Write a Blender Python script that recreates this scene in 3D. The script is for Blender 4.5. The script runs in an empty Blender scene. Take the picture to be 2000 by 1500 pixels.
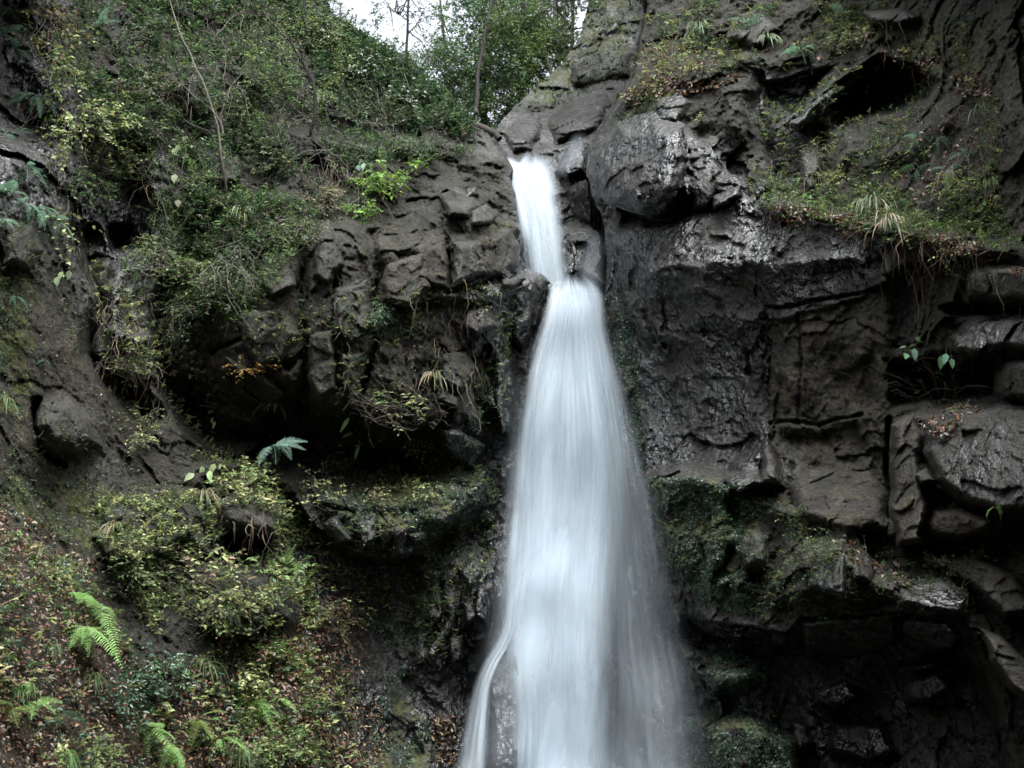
import bpy, math, random
import numpy as np
from mathutils import Vector, Matrix

# ------------------------------------------------------------------ camera, sky, sun, exposure
scene = bpy.context.scene
LENS, PITCH, CAM = 50.0, math.radians(16.0), np.array([0.0, 0.0, 1.6])
FPX = 2000 * LENS / 36.0
cam_data = bpy.data.cameras.new('camera')
cam_data.lens = LENS; cam_data.sensor_width = 36.0; cam_data.clip_end = 2000.0; cam_data.clip_start = 0.05
cam_data.dof.use_dof = True; cam_data.dof.focus_distance = 15.5; cam_data.dof.aperture_fstop = 3.2
cam = bpy.data.objects.new('camera', cam_data)
scene.collection.objects.link(cam)
cam.location = CAM; cam.rotation_euler = (math.pi / 2 + PITCH, 0, 0)
scene.camera = cam

SUN_ELEV, SUN_ROT = 75.0, 150.0          # overcast light from high up, over the right shoulder of the gorge
world = bpy.data.worlds.new('World'); scene.world = world; world.use_nodes = True
wn = world.node_tree; wn.nodes.clear()
sky = wn.nodes.new('ShaderNodeTexSky'); sky.sky_type = 'NISHITA'; sky.sun_disc = False
sky.sun_elevation = math.radians(SUN_ELEV); sky.sun_rotation = math.radians(SUN_ROT)
sky.air_density = 1.0; sky.dust_density = 5.0; sky.ozone_density = 1.0
hsv = wn.nodes.new('ShaderNodeHueSaturation'); hsv.inputs['Saturation'].default_value = 0.35
bg = wn.nodes.new('ShaderNodeBackground'); bg.inputs['Strength'].default_value = 0.15
wo = wn.nodes.new('ShaderNodeOutputWorld')
wn.links.new(sky.outputs[0], hsv.inputs['Color']); wn.links.new(hsv.outputs[0], bg.inputs[0]); wn.links.new(bg.outputs[0], wo.inputs[0])
sd = bpy.data.lights.new('sun', 'SUN'); sd.energy = 1.4; sd.angle = math.radians(45); sd.color = (0.86, 0.94, 1.0)
sun = bpy.data.objects.new('sun', sd); scene.collection.objects.link(sun)
el, az = math.radians(SUN_ELEV), math.radians(SUN_ROT)
sdir = Vector((math.sin(az) * math.cos(el), math.cos(az) * math.cos(el), math.sin(el)))   # towards the sun
sun.rotation_euler = sdir.to_track_quat('Z', 'Y').to_euler()
vs = scene.view_settings
vs.view_transform = 'Standard'; vs.look = 'None'; vs.gamma = 1.0; vs.use_curve_mapping = False
vs.exposure = 1.72
scene.render.engine = 'CYCLES'
cy_ = scene.cycles
cy_.max_bounces = 5; cy_.diffuse_bounces = 2; cy_.glossy_bounces = 2; cy_.transmission_bounces = 3
cy_.transparent_max_bounces = 24; cy_.caustics_reflective = False; cy_.caustics_refractive = False
cy_.sample_clamp_indirect = 4.0
try:
    cy_.use_denoising = True; cy_.denoiser = 'OPENIMAGEDENOISE'
except Exception: pass

# ------------------------------------------------------------------ pixel rays of the photograph's frame (2000 x 1500)
f32 = np.float32
def rays(u, v):
    u = np.asarray(u, float); v = np.asarray(v, float)
    cx = (u - 1000.0) / FPX; cy = (750.0 - v) / FPX
    y = math.cos(PITCH) - math.sin(PITCH) * cy; z = math.sin(PITCH) + math.cos(PITCH) * cy
    return np.stack([cx / y, np.ones_like(y), z / y], -1)
def at(u, v, Y):
    return CAM + rays(u, v) * np.asarray(Y, float)[..., None]

# ------------------------------------------------------------------ noise
_r = np.random.default_rng(11)
PERM = np.concatenate([_r.permutation(256)] * 4).astype(np.int32)
GR = _r.normal(size=(256, 3)); GR = (GR / np.linalg.norm(GR, axis=1, keepdims=True)).astype(f32)
RND = _r.random((4096, 8)).astype(f32)
def perlin(p, seed=0):
    p = p.astype(f32); i = np.floor(p).astype(np.int32); f = p - i
    w = f * f * f * (f * (f * 6 - 15) + 10)
    i = (i + seed * 17) & 255
    out = 0
    for dx in (0, 1):
        wx = w[..., 0] if dx else 1 - w[..., 0]
        a = PERM[(i[..., 0] + dx) & 255]
        for dy in (0, 1):
            wy = w[..., 1] if dy else 1 - w[..., 1]
            b = PERM[a + ((i[..., 1] + dy) & 255)]
            for dz in (0, 1):
                wz = w[..., 2] if dz else 1 - w[..., 2]
                g = GR[PERM[b + ((i[..., 2] + dz) & 255)]]
                d = g[..., 0] * (f[..., 0] - dx) + g[..., 1] * (f[..., 1] - dy) + g[..., 2] * (f[..., 2] - dz)
                out = out + d * (wx * wy * wz)
    return out * 1.6
def fbm(p, oct=4, lac=2.03, gain=0.5, seed=0, ridged=False):
    a, s, t = 1.0, 0, 0
    for k in range(oct):
        n = perlin(p, seed + k)
        if ridged: n = 1 - 2 * np.abs(n)
        s = s + a * n; t += a; a *= gain; p = p * lac + 3.7
    return s / t
def up2(fn, P):
    """slow-changing noise: worked out on every second point of a grid and filled in between"""
    if P.ndim != 3 or min(P.shape[:2]) < 40: return fn(P)
    i = np.unique(np.r_[np.arange(0, P.shape[0], 2), P.shape[0] - 1]); j = np.unique(np.r_[np.arange(0, P.shape[1], 2), P.shape[1] - 1])
    a = fn(P[np.ix_(i, j)])
    r = np.arange(P.shape[0]); k = np.clip(np.searchsorted(i, r, 'right') - 1, 0, len(i) - 2); t = ((r - i[k]) / (i[k + 1] - i[k]))[:, None]; a = a[k] * (1 - t) + a[k + 1] * t
    r = np.arange(P.shape[1]); k = np.clip(np.searchsorted(j, r, 'right') - 1, 0, len(j) - 2); t = ((r - j[k]) / (j[k + 1] - j[k]))[None]; return a[:, k] * (1 - t) + a[:, k + 1] * t
def facets(p, seed=0):
    """nearest-cell blocks: a tilted plane per cell, plus the crack distance"""
    p = p.astype(f32); i = np.floor(p).astype(np.int32)
    f1 = np.full(p.shape[:-1], 9, f32); f2 = f1.copy(); val = np.zeros_like(f1)
    for dx in (-1, 0, 1):
        for dy in (-1, 0, 1):
            for dz in (-1, 0, 1):
                c = i + np.array([dx, dy, dz], np.int32)
                h = (c[..., 0] * 73856093 ^ c[..., 1] * 19349663 ^ c[..., 2] * 83492791 ^ (seed * 9176)) & 4095
                r = RND[h]
                d = p - c - r[..., :3]
                q = np.sqrt((d * d).sum(-1))
                pl = (d * (r[..., 3:6] - 0.5)).sum(-1) * 1.5 + (r[..., 6] - 0.5)
                m = q < f1
                f2 = np.where(m, f1, np.minimum(f2, q)); val = np.where(m, pl, val); f1 = np.where(m, q, f1)
    return val, f2 - f1
def sstep(a, b, x):
    t = np.clip((x - a) / (b - a), 0, 1); return t * t * (3 - 2 * t)
def sdf(poly, X, Y):
    """signed distance in photo pixels, positive inside"""
    P = np.asarray(poly, float); d = np.full(X.shape, 1e18); s = np.zeros(X.shape, bool)
    for k in range(len(P)):
        a, b = P[k - 1], P[k]; e = b - a; wx, wy = X - a[0], Y - a[1]
        t = np.clip((wx * e[0] + wy * e[1]) / (e @ e + 1e-9), 0, 1)
        d = np.minimum(d, (wx - t * e[0]) ** 2 + (wy - t * e[1]) ** 2)
        c = (a[1] > Y) != (b[1] > Y)
        s ^= c & (X < (b[0] - a[0]) * (Y - a[1]) / (b[1] - a[1] + 1e-12) + a[0])
    d = np.sqrt(d)
    return np.where(s, d, -d)
def dline(pts, X, Y):
    P = np.asarray(pts, float); d = np.full(X.shape, 1e18)
    for k in range(1, len(P)):
        a, b = P[k - 1], P[k]; e = b - a; wx, wy = X - a[0], Y - a[1]
        t = np.clip((wx * e[0] + wy * e[1]) / (e @ e + 1e-9), 0, 1)
        d = np.minimum(d, (wx - t * e[0]) ** 2 + (wy - t * e[1]) ** 2)
    return np.sqrt(d)

# ------------------------------------------------------------------ object helpers
COL = scene.collection
def tag(o, label=None, cat=None, group=None, kind=None):
    if label: o['label'] = label
    if cat: o['category'] = cat
    if group: o['group'] = group
    if kind: o['kind'] = kind
    return o
def empty(name, loc=(0, 0, 0)):
    o = bpy.data.objects.new(name, None); o.location = loc; o.empty_display_size = 0.2; COL.objects.link(o); return o
def link(name, me, parent=None):
    o = bpy.data.objects.new(name, me); COL.objects.link(o)
    if parent is not None:
        o.parent = parent
        o.matrix_parent_inverse = Matrix.Translation(-Vector(parent.location))
    return o
class MB:
    """collects vertices, quads and triangles (and a colour per vertex) for ONE mesh"""
    def __init__(s): s.v = []; s.f3 = []; s.f4 = []; s.c = []; s.n = 0; s.uv = []
    def add(s, v, tri=None, quad=None, col=None, uv=None):
        v = np.asarray(v, float).reshape(-1, 3)
        if tri is not None and len(tri): s.f3.append(np.asarray(tri, np.int64).reshape(-1, 3) + s.n)
        if quad is not None and len(quad): s.f4.append(np.asarray(quad, np.int64).reshape(-1, 4) + s.n)
        s.v.append(v); s.n += len(v)
        if col is not None: s.c.append(np.broadcast_to(np.asarray(col, float), (len(v), len(np.atleast_1d(col)) if np.ndim(col) == 1 else np.shape(col)[-1])))
        if uv is not None: s.uv.append(uv)
    def mesh(s, name, mat, smooth=False):
        V = np.concatenate(s.v) if s.v else np.zeros((0, 3))
        f3 = np.concatenate(s.f3) if s.f3 else np.zeros((0, 3), np.int64)
        f4 = np.concatenate(s.f4) if s.f4 else np.zeros((0, 4), np.int64)
        me = bpy.data.meshes.new(name); me.vertices.add(len(V)); me.vertices.foreach_set('co', V.astype(f32).ravel())
        loops = np.concatenate([f3.ravel(), f4.ravel()]).astype(np.int32)
        me.loops.add(len(loops)); me.loops.foreach_set('vertex_index', loops)
        st = np.concatenate([np.arange(len(f3)) * 3, len(f3) * 3 + np.arange(len(f4)) * 4]).astype(np.int32)
        me.polygons.add(len(st)); me.polygons.foreach_set('loop_start', st)
        if smooth: me.polygons.foreach_set('use_smooth', np.ones(len(st), bool))
        me.update(calc_edges=True); me.validate()
        if s.c:
            c = np.concatenate(s.c)
            if c.shape[1] == 3: c = np.concatenate([c, np.ones((len(c), 1))], 1)
            a = me.color_attributes.new('Col', 'FLOAT_COLOR', 'POINT'); a.data.foreach_set('color', c.astype(f32).ravel())
        if s.uv:
            uv = np.concatenate(s.uv); l = me.uv_layers.new(name='flow')
            l.data.foreach_set('uv', uv[loops].astype(f32).ravel())
        me.materials.append(mat)
        return me
    def build(s, name, mat, parent=None, smooth=False):
        return link(name, s.mesh(name, mat, smooth), parent)

# ------------------------------------------------------------------ materials
def newmat(name):
    m = bpy.data.materials.new(name); m.use_nodes = True; n = m.node_tree; n.nodes.clear()
    out = n.nodes.new('ShaderNodeOutputMaterial'); return m, n, out
def nd(n, typ, ins=None, **kw):
    x = n.nodes.new(typ)
    for k, v in kw.items(): setattr(x, k, v)
    for k, v in (ins or {}).items():
        if hasattr(v, 'is_output'): n.links.new(v, x.inputs[k])
        else: x.inputs[k].default_value = v
    return x
def mixc(n, a, b, f):
    x = n.nodes.new('ShaderNodeMix'); x.data_type = 'RGBA'
    for sock, v in ((x.inputs[0], f), (x.inputs[6], a), (x.inputs[7], b)):
        if hasattr(v, 'is_output'): n.links.new(v, sock)
        else: sock.default_value = v if not isinstance(v, tuple) or len(v) == 4 else (*v, 1)
    return x.outputs[2]
def math_(n, op, a, b=None, c=None, clamp=False):
    x = n.nodes.new('ShaderNodeMath'); x.operation = op; x.use_clamp = clamp
    for k, v in enumerate((a, b, c)):
        if v is None: continue
        if hasattr(v, 'is_output'): n.links.new(v, x.inputs[k])
        else: x.inputs[k].default_value = v
    return x.outputs[0]
def ramp(n, x, *stops):
    r = n.nodes.new('ShaderNodeValToRGB'); n.links.new(x, r.inputs[0])
    while len(r.color_ramp.elements) < len(stops): r.color_ramp.elements.new(0.5)
    for e, (p, c) in zip(r.color_ramp.elements, stops):
        e.position = p; e.color = (c, c, c, 1) if not isinstance(c, tuple) else (*c, 1)
    return r.outputs[0]
def noise(n, vec, scale, detail=4, rough=0.55):
    return nd(n, 'ShaderNodeTexNoise', {'Vector': vec, 'Scale': scale, 'Detail': detail, 'Roughness': rough}).outputs[0]

def rock_material():
    # vertex colour: RGB the stone's own colour (stone, soil, moss, lichen), A how wet it is
    m, n, out = newmat('cliff_rock')
    pos = nd(n, 'ShaderNodeNewGeometry').outputs['Position']
    at_ = nd(n, 'ShaderNodeAttribute', attribute_name='Col'); wet = at_.outputs['Alpha']
    fine = noise(n, pos, 26.0, 4, 0.75); grit = noise(n, pos, 75.0, 2, 0.6)
    col = mixc(n, mixc(n, at_.outputs['Color'], (0.0, 0.0, 0.0), 0.72), mixc(n, at_.outputs['Color'], (0.24, 0.23, 0.20), math_(n, 'SUBTRACT', 0.24, math_(n, 'MULTIPLY', wet, 0.22))), ramp(n, math_(n, 'ADD', math_(n, 'MULTIPLY', fine, 0.65), math_(n, 'MULTIPLY', grit, 0.35)), (0.36, 0.0), (0.62, 1.0)))
    film = nd(n, 'ShaderNodeMapRange', {0: noise(n, pos, 6.0, 3, 0.7), 1: 0.36, 2: 0.58, 3: 0.9, 4: 2.0}).outputs[0]
    rgh = math_(n, 'SUBTRACT', 0.86, math_(n, 'MULTIPLY', math_(n, 'MULTIPLY', wet, film, clamp=True), 0.74), clamp=True)
    mid = noise(n, pos, 12.0, 3, 0.5)
    h = math_(n, 'ADD', math_(n, 'MULTIPLY', math_(n, 'ADD', fine, math_(n, 'MULTIPLY', grit, 0.3)), math_(n, 'SUBTRACT', 0.9, math_(n, 'MULTIPLY', wet, 0.78))), math_(n, 'MULTIPLY', mid, math_(n, 'ADD', 0.5, math_(n, 'MULTIPLY', wet, 1.3))))
    bump = nd(n, 'ShaderNodeBump', {'Height': h, 'Strength': 1.0, 'Distance': 0.05})
    b = nd(n, 'ShaderNodeBsdfPrincipled', {'Base Color': col, 'Roughness': rgh, 'Normal': bump.outputs[0], 'IOR': 1.45})
    n.links.new(math_(n, 'ADD', 0.04, math_(n, 'MULTIPLY', wet, 1.2)), b.inputs['Specular IOR Level'])
    n.links.new(b.outputs[0], out.inputs[0])
    return m
def lerp(a, b, t): return a + (np.asarray(b, float) - a) * t[..., None]
def paint(P, att, fac=None):
    """the stone's own colour and wetness at each point, from how wet, mossy, earthy and pale the place is"""
    wet, moss, soil, pale = [att[..., k] for k in range(4)]
    mid = fbm(P * 5.0, 5, gain=0.62, seed=140); big = up2(lambda q: fbm(q * 0.9 + 3, 4, seed=144), P); drip = fbm(P * np.array([9.0, 9.0, 1.1]), 4, gain=0.6, seed=148); pn_ = fbm(P * 8.0 + 9, 4, gain=0.7, seed=152); mo = fbm(P * 4.3 + 21, 5, gain=0.7, seed=156); fi = fbm(P * 22.0, 2, seed=160)
    c = lerp(lerp(np.zeros(P.shape) + 0.005, (0.046, 0.047, 0.040), sstep(-0.26, 0.34, mid + 0.5 * fi)), (0.052, 0.042, 0.026), 0.75 * sstep(-0.2, 0.25, big))
    c = lerp(c, (0.125, 0.102, 0.062), np.clip(soil * (0.6 + 0.8 * mid), 0, 0.9))
    st_ = up2(lambda q: fbm(q * 2.6 + 50, 4, gain=0.6, seed=168), P)
    c = lerp(c, (0.066, 0.046, 0.026), 0.45 * sstep(0.05, 0.4, st_)); c = lerp(c, (0.050, 0.058, 0.046), 0.5 * sstep(0.05, 0.4, -st_))
    c = lerp(c, (0.006, 0.006, 0.006), 0.5 * sstep(0.05, 0.4, drip))
    c = c * (1 + 0.9 * np.clip(fi, -0.6, 0.8))[..., None]
    c = lerp(c, (0.125, 0.132, 0.122), np.clip(pale * sstep(-0.25, 0.25, pn_) + 0.5 * sstep(0.22, 0.34, fi) * sstep(-0.1, 0.2, mo), 0, 0.9))
    w = np.clip(wet * (0.6 + 0.6 * sstep(-0.3, 0.2, up2(lambda q: fbm(q * 1.7 + 31, 4, seed=164), P))), 0, 1)
    w = np.clip(w * (0.75 + 0.5 * sstep(-0.25, 0.2, up2(lambda q: fbm(q * np.array([3.2, 3.2, 0.6]) + 12, 3, seed=172), P))), 0, 1)
    c = lerp(c, (0.003, 0.003, 0.0035), 0.88 * w)
    m = np.clip(moss * sstep(-0.25, 0.10, mo) * 1.1, 0, 0.95)
    dark = lerp(np.zeros(P.shape) + np.array([0.009, 0.018, 0.011]), (0.032, 0.056, 0.034), sstep(-0.3, 0.35, fi + 0.6 * big)); bright = lerp(np.zeros(P.shape) + np.array([0.026, 0.044, 0.014]), (0.125, 0.150, 0.030), sstep(-0.3, 0.35, fi + 0.6 * big))
    c = lerp(c, dark + (bright - dark) * sstep(0.75, 1.05, moss)[..., None], m)
    if fac is not None: c = c * np.clip(1 + fac * (1 - 0.8 * m), 0.35, 2.4)[..., None]      # every broken face has its own shade
    c = c * (np.array([1.12, 1.02, 0.78]) * (0.48 + 0.42 * m)[..., None])
    return np.concatenate([c, (w * (1 - 0.75 * m))[..., None]], -1)
def leaf_material(name, rough=0.5, trans=0.3, spec=0.35):
    m, n, out = newmat(name)
    at_ = nd(n, 'ShaderNodeAttribute', attribute_name='Col').outputs['Color']
    c = at_
    b = nd(n, 'ShaderNodeBsdfPrincipled', {'Base Color': c, 'Roughness': rough, 'Specular IOR Level': spec})
    t = nd(n, 'ShaderNodeBsdfTranslucent', {'Color': c})
    x = nd(n, 'ShaderNodeMixShader', {0: trans, 1: b.outputs[0], 2: t.outputs[0]})
    n.links.new(x.outputs[0], out.inputs[0]); return m
def bark_material(name, c1, c2, scale=24.0):
    m, n, out = newmat(name)
    pos = nd(n, 'ShaderNodeNewGeometry').outputs['Position']
    st = nd(n, 'ShaderNodeMapping', {'Vector': pos, 'Scale': (1.0, 1.0, 0.25)}).outputs[0]
    x = noise(n, st, scale, 5, 0.65)
    col = mixc(n, c1, c2, ramp(n, x, (0.35, 0.0), (0.65, 1.0)))
    bump = nd(n, 'ShaderNodeBump', {'Height': x, 'Strength': 0.8, 'Distance': 0.02})
    b = nd(n, 'ShaderNodeBsdfPrincipled', {'Base Color': col, 'Roughness': 0.85, 'Normal': bump.outputs[0]})
    n.links.new(b.outputs[0], out.inputs[0]); return m
def water_material(name, dens, streak, seed, su=26.0, edge=0.16, lo=0.40, hi=0.66):
    """white water: how thick the falling water lies decides how much shows through it.
       vertex colour R = thickness along the sheet; flow coordinates run across (x) and down (y, metres)"""
    m, n, out = newmat(name)
    uv = nd(n, 'ShaderNodeUVMap', uv_map='flow').outputs[0]
    thick = nd(n, 'ShaderNodeSeparateColor', {'Color': nd(n, 'ShaderNodeAttribute', attribute_name='Col').outputs['Color']}).outputs[0]
    s1 = noise(n, nd(n, 'ShaderNodeMapping', {'Vector': uv, 'Scale': (su, 0.55, 1), 'Location': (seed, seed * 1.7, 0)}).outputs[0], 1.0, 5, 0.6)
    s2 = noise(n, nd(n, 'ShaderNodeMapping', {'Vector': uv, 'Scale': (su * 0.22, 0.75, 1), 'Location': (seed * 2.1, seed, 0)}).outputs[0], 1.0, 3, 0.5)
    st = ramp(n, math_(n, 'ADD', math_(n, 'MULTIPLY', s1, 0.5), math_(n, 'MULTIPLY', s2, 0.5)), (lo, 0.0), (hi, 1.0))
    a = math_(n, 'MULTIPLY', thick, math_(n, 'ADD', 1.0 - streak, math_(n, 'MULTIPLY', st, streak)))
    a = math_(n, 'MULTIPLY', a, dens, clamp=True)
    col = mixc(n, (0.72, 0.83, 0.91), (0.84, 0.92, 0.97), st)
    bump = nd(n, 'ShaderNodeBump', {'Height': math_(n, 'ADD', s1, s2), 'Strength': 0.12, 'Distance': 0.08})
    d = nd(n, 'ShaderNodeBsdfDiffuse', {'Color': col, 'Normal': bump.outputs[0]})
    t = nd(n, 'ShaderNodeBsdfTranslucent', {'Color': col, 'Normal': bump.outputs[0]})
    w = nd(n, 'ShaderNodeMixShader', {0: 0.5, 1: d.outputs[0], 2: t.outputs[0]})
    tr = nd(n, 'ShaderNodeBsdfTransparent')
    x = nd(n, 'ShaderNodeMixShader', {0: a, 1: tr.outputs[0], 2: w.outputs[0]})
    n.links.new(x.outputs[0], out.inputs[0]); return m
M_ROCK = rock_material()
M_LEAF = leaf_material('leaf', 0.5, 0.3, 0.35)
M_GLOSS = leaf_material('glossy_leaf', 0.28, 0.15, 0.6)
M_DRY = leaf_material('dead_leaf', 0.42, 0.12, 0.5)
M_BARK = bark_material('dark_bark', (0.018, 0.015, 0.012), (0.060, 0.050, 0.040))
M_TWIG = bark_material('pale_twig', (0.070, 0.058, 0.045), (0.19, 0.165, 0.135), 60.0)

# ------------------------------------------------------------------ the gorge: one relief, split into cliffs
def axis(lo, a, b, hi, fine, coarse):
    return np.concatenate([np.arange(lo, a, coarse), np.arange(a, b, fine), np.arange(b, hi + 1, coarse)]).astype(float)
GU = axis(-620, -40, 2040, 2620, 2.9, 14.0); GV = axis(-500, -40, 1540, 1950, 2.9, 14.0)
U, V = np.meshgrid(GU, GV)
def herm(xn, yn, x):
    xn = np.asarray(xn, float); yn = np.asarray(yn, float)
    d = np.diff(yn, axis=-1) / np.diff(xn); m = np.concatenate([d[..., :1], (d[..., 1:] + d[..., :-1]) / 2, d[..., -1:]], -1)
    k = np.clip(np.searchsorted(xn, x) - 1, 0, len(xn) - 2); h = xn[k + 1] - xn[k]; t = (x - xn[k]) / h
    return ((1 + 2 * t) * (1 - t) ** 2 * yn[..., k] + t * (1 - t) ** 2 * h * m[..., k] + t * t * (3 - 2 * t) * yn[..., k + 1] + t * t * (t - 1) * h * m[..., k + 1])
NU = [-620, 0, 200, 400, 600, 800, 1000, 1150, 1300, 1500, 1700, 1900, 2050, 2620]
NV = [-500, 0, 200, 400, 600, 800, 1000, 1200, 1400, 1600, 1950]
TAB = [[13, 15, 18, 20, 22, 24, 25, 25, 24, 21, 18.5, 15, 13, 8],
       [9.5, 13, 15.5, 17, 18, 19.5, 20.5, 20, 18, 16.5, 15.0, 13, 11.5, 6.5],
       [9, 12.6, 14.6, 16, 17, 18, 18.8, 18, 16, 15.3, 14.4, 12.6, 11.3, 6.3],
       [8.8, 12.3, 14, 15.2, 15.6, 16.2, 16.8, 16.6, 14.9, 14.2, 13.4, 12.2, 11.2, 6.2],
       [8.5, 12, 13.6, 15.0, 15.1, 15.4, 16.4, 16.5, 14.8, 13.9, 13.2, 12.0, 11.1, 6.2],
       [8.3, 11.7, 13.2, 14.8, 15.0, 15.3, 16.1, 16.2, 14.9, 14.0, 13.2, 11.9, 11.0, 6.1],
       [8.0, 11.3, 12.7, 13.8, 14.7, 15.3, 15.8, 15.9, 14.5, 13.7, 12.8, 11.7, 10.9, 6.0],
       [7.6, 10.6, 11.8, 12.9, 13.9, 15.0, 15.5, 15.5, 14.3, 13.2, 12.3, 11.5, 10.8, 6],
       [7.2, 10.0, 11.2, 12.2, 13.2, 14.5, 15.2, 15.2, 14.4, 13.4, 12.5, 11.6, 10.8, 6],
       [6.8, 9.4, 10.6, 11.6, 12.6, 14.0, 14.9, 14.9, 14.2, 13.3, 12.4, 11.5, 10.7, 6],
       [6.0, 8.4, 9.6, 10.6, 11.8, 13.4, 14.5, 14.5, 13.9, 13, 12.1, 11.2, 10.4, 5.8]]
D = herm(NV, herm(NU, TAB, GU).T, GV).T.copy()
# wobble that roughens every painted outline, in photo pixels
WP = at(U, V, D)
wobu = up2(lambda q: fbm(q * 1.6, 4, seed=3), WP) * 26; wobv = up2(lambda q: fbm(q * 1.6 + 40, 4, seed=8), WP) * 26
UW, VW = U + wobu, V + wobv
def box(pts, m):
    P = np.asarray(pts, float)
    i0, i1 = np.searchsorted(GV, [P[:, 1].min() - m, P[:, 1].max() + m]); j0, j1 = np.searchsorted(GU, [P[:, 0].min() - m, P[:, 0].max() + m])
    return slice(i0, i1), slice(j0, j1)
def bump(poly, h, w, wob=1.0):
    """push a patch out (h > 0) or in, with an edge w pixels wide"""
    s = box(poly, 30); D[s] -= h * sstep(-w * 0.15, w, sdf(poly, U[s] + wob * wobu[s], V[s] + wob * wobv[s]))
def groove(pts, w, h, wob=0.7):
    s = box(pts, w * 2 + 30); d = dline(pts, U[s] + wob * wobu[s], V[s] + wob * wobv[s]); D[s] += h * np.clip(1 - d / w, 0, 1) ** 1.3
def ledge(pts, h, w, L, over=False, wob=0.8):
    P = np.asarray(pts, float); s = box(pts, max(L * 4, 60)); uu = U[s] + wob * wobu[s]; vv = V[s] + wob * wobv[s]
    t = vv - np.interp(uu, P[:, 0], P[:, 1]); fade = sstep(P[0, 0] - 30, P[0, 0] + 25, uu) * sstep(P[-1, 0] + 30, P[-1, 0] - 25, uu)
    if over: k = np.where(t < 0, np.exp(np.minimum(t, 0) / L), 1 - sstep(0, w, t))
    else: k = np.where(t > 0, np.exp(-np.maximum(t, 0) / L), sstep(-w, 0, t))
    D[s] -= h * k * fade

# back of the gap: chute and upper slope behind both cliffs
GAP = [(962, 270), (985, 300), (1000, 330), (1002, 380), (1012, 420), (1020, 450), (1018, 500), (1030, 522), (1062, 540), (1078, 552), (1110, 556), (1160, 566), (1180, 570),
       (1183, 470), (1165, 400), (1145, 340), (1152, 290), (1200, 210), (1238, 150), (1250, 90), (1262, 0), (1280, -500), (450, -500), (640, 0), (850, 172), (925, 245)]
SKY = [(640, 0), (652, 30), (690, 52), (735, 72), (760, 95), (800, 115), (825, 140), (850, 172), (880, 205), (905, 225), (925, 245), (948, 262), (962, 276), (967, 262), (985, 235), (1000, 214), (1040, 170),
       (1075, 145), (1108, 112), (1132, 70), (1145, 30), (1152, 0), (1200, -500), (450, -500)]
back = np.interp(V, [-500, 0, 150, 250, 300, 380, 455, 470, 545, 600], [31, 26, 23.2, 21.0, 19.6, 18.9, 18.4, 18.0, 17.5, 17.3])
back = back - 1.3 * sstep(1080, 1240, U) * sstep(560, 250, V) - 0.5 * sstep(1095, 1130, UW) * sstep(430, 470, VW)
gs = sdf(GAP, U + 0.45 * wobu, V + 0.45 * wobv)
gm = sstep(-3, 5, gs)

# ---- overhanging rims added above the frame to shade the cliffs
bump([(-620, -500), (230, -500), (190, -120), (120, -50), (-620, -40)], 1.7, 60)
bump([(1420, -500), (2620, -500), (2620, -40), (1900, -45), (1560, -90)], 1.7, 90)
# ---- left side
bump([(-620, -500), (90, -500), (110, 40), (125, 200), (130, 300), (60, 330), (-620, 330)], -1.0, 110)
bump([(130, 260), (300, 270), (330, 420), (290, 520), (200, 560), (130, 470)], -0.7, 60)
bump([(205, 440), (262, 445), (270, 492), (215, 500)], -0.6, 24)
bump([(440, 430), (560, 400), (740, 430), (880, 340), (960, 390), (1012, 445), (1018, 520), (1050, 545), (1035, 640), (980, 760), (960, 860), (880, 880), (800, 850), (690, 845), (600, 828), (520, 800), (440, 775), (380, 690), (345, 590), (370, 500)], 0.75, 70)
bump([(300, 640), (345, 705), (400, 745), (440, 795), (520, 822), (600, 840), (680, 858), (760, 856), (810, 868), (850, 895), (830, 935), (760, 950), (650, 925), (565, 945), (490, 905), (400, 905), (335, 850), (285, 760)], -0.8, 60)
bump([(420, 560), (585, 500), (600, 700), (560, 820), (470, 780), (430, 690)], 0.25, 40)
bump([(610, 430), (725, 440), (715, 640), (690, 800), (615, 800), (600, 640)], 0.22, 30)
bump([(745, 480), (870, 450), (1000, 440), (1015, 520), (1000, 600), (880, 610), (750, 600)], 0.25, 30)
groove([(572, 420), (588, 560), (598, 680), (585, 800)], 16, 0.4)
groove([(732, 455), (738, 560), (728, 670), (705, 780), (700, 840)], 15, 0.4)
groove([(640, 500), (655, 600), (650, 660)], 8, 0.2)
groove([(505, 515), (560, 490), (585, 470)], 9, 0.3); groove([(415, 690), (470, 660), (520, 640)], 9, 0.28)
groove([(874, 470), (882, 530), (880, 572), (930, 560), (960, 545)], 6, 0.22, 0.3); groove([(835, 505), (855, 545), (880, 550)], 5, 0.15, 0.3)
groove([(655, 700), (660, 760), (690, 740)], 10, 0.3); groove([(545, 640), (530, 690), (560, 720), (590, 690)], 10, 0.3)
groove([(170, 460), (195, 590), (175, 690), (235, 760), (300, 820)], 34, 0.7)
groove([(330, 560), (310, 640), (325, 720)], 26, 0.6)
bump([(75, 775), (130, 765), (190, 820), (205, 880), (150, 890), (95, 880), (65, 830)], 0.4, 40)
groove([(72, 775), (66, 830), (82, 880), (120, 905)], 12, 0.35)
bump([(190, 1000), (260, 960), (370, 960), (410, 1010), (395, 1070), (320, 1105), (255, 1122), (205, 1085)], 0.55, 45)
ledge([(195, 1050), (225, 1100), (265, 1125), (330, 1108), (400, 1075)], 0.3, 12, 60, over=True)
bump([(415, 960), (500, 945), (560, 975), (565, 1040), (520, 1062), (450, 1035)], 0.5, 40)
bump([(425, 1035), (470, 1045), (520, 1065), (500, 1085), (440, 1080)], -0.7, 14)
bump([(575, 930), (650, 925), (760, 955), (830, 935), (960, 900), (975, 1000), (900, 1040), (810, 1075), (730, 1095), (660, 1060), (600, 1000)], 0.6, 50)
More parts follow.
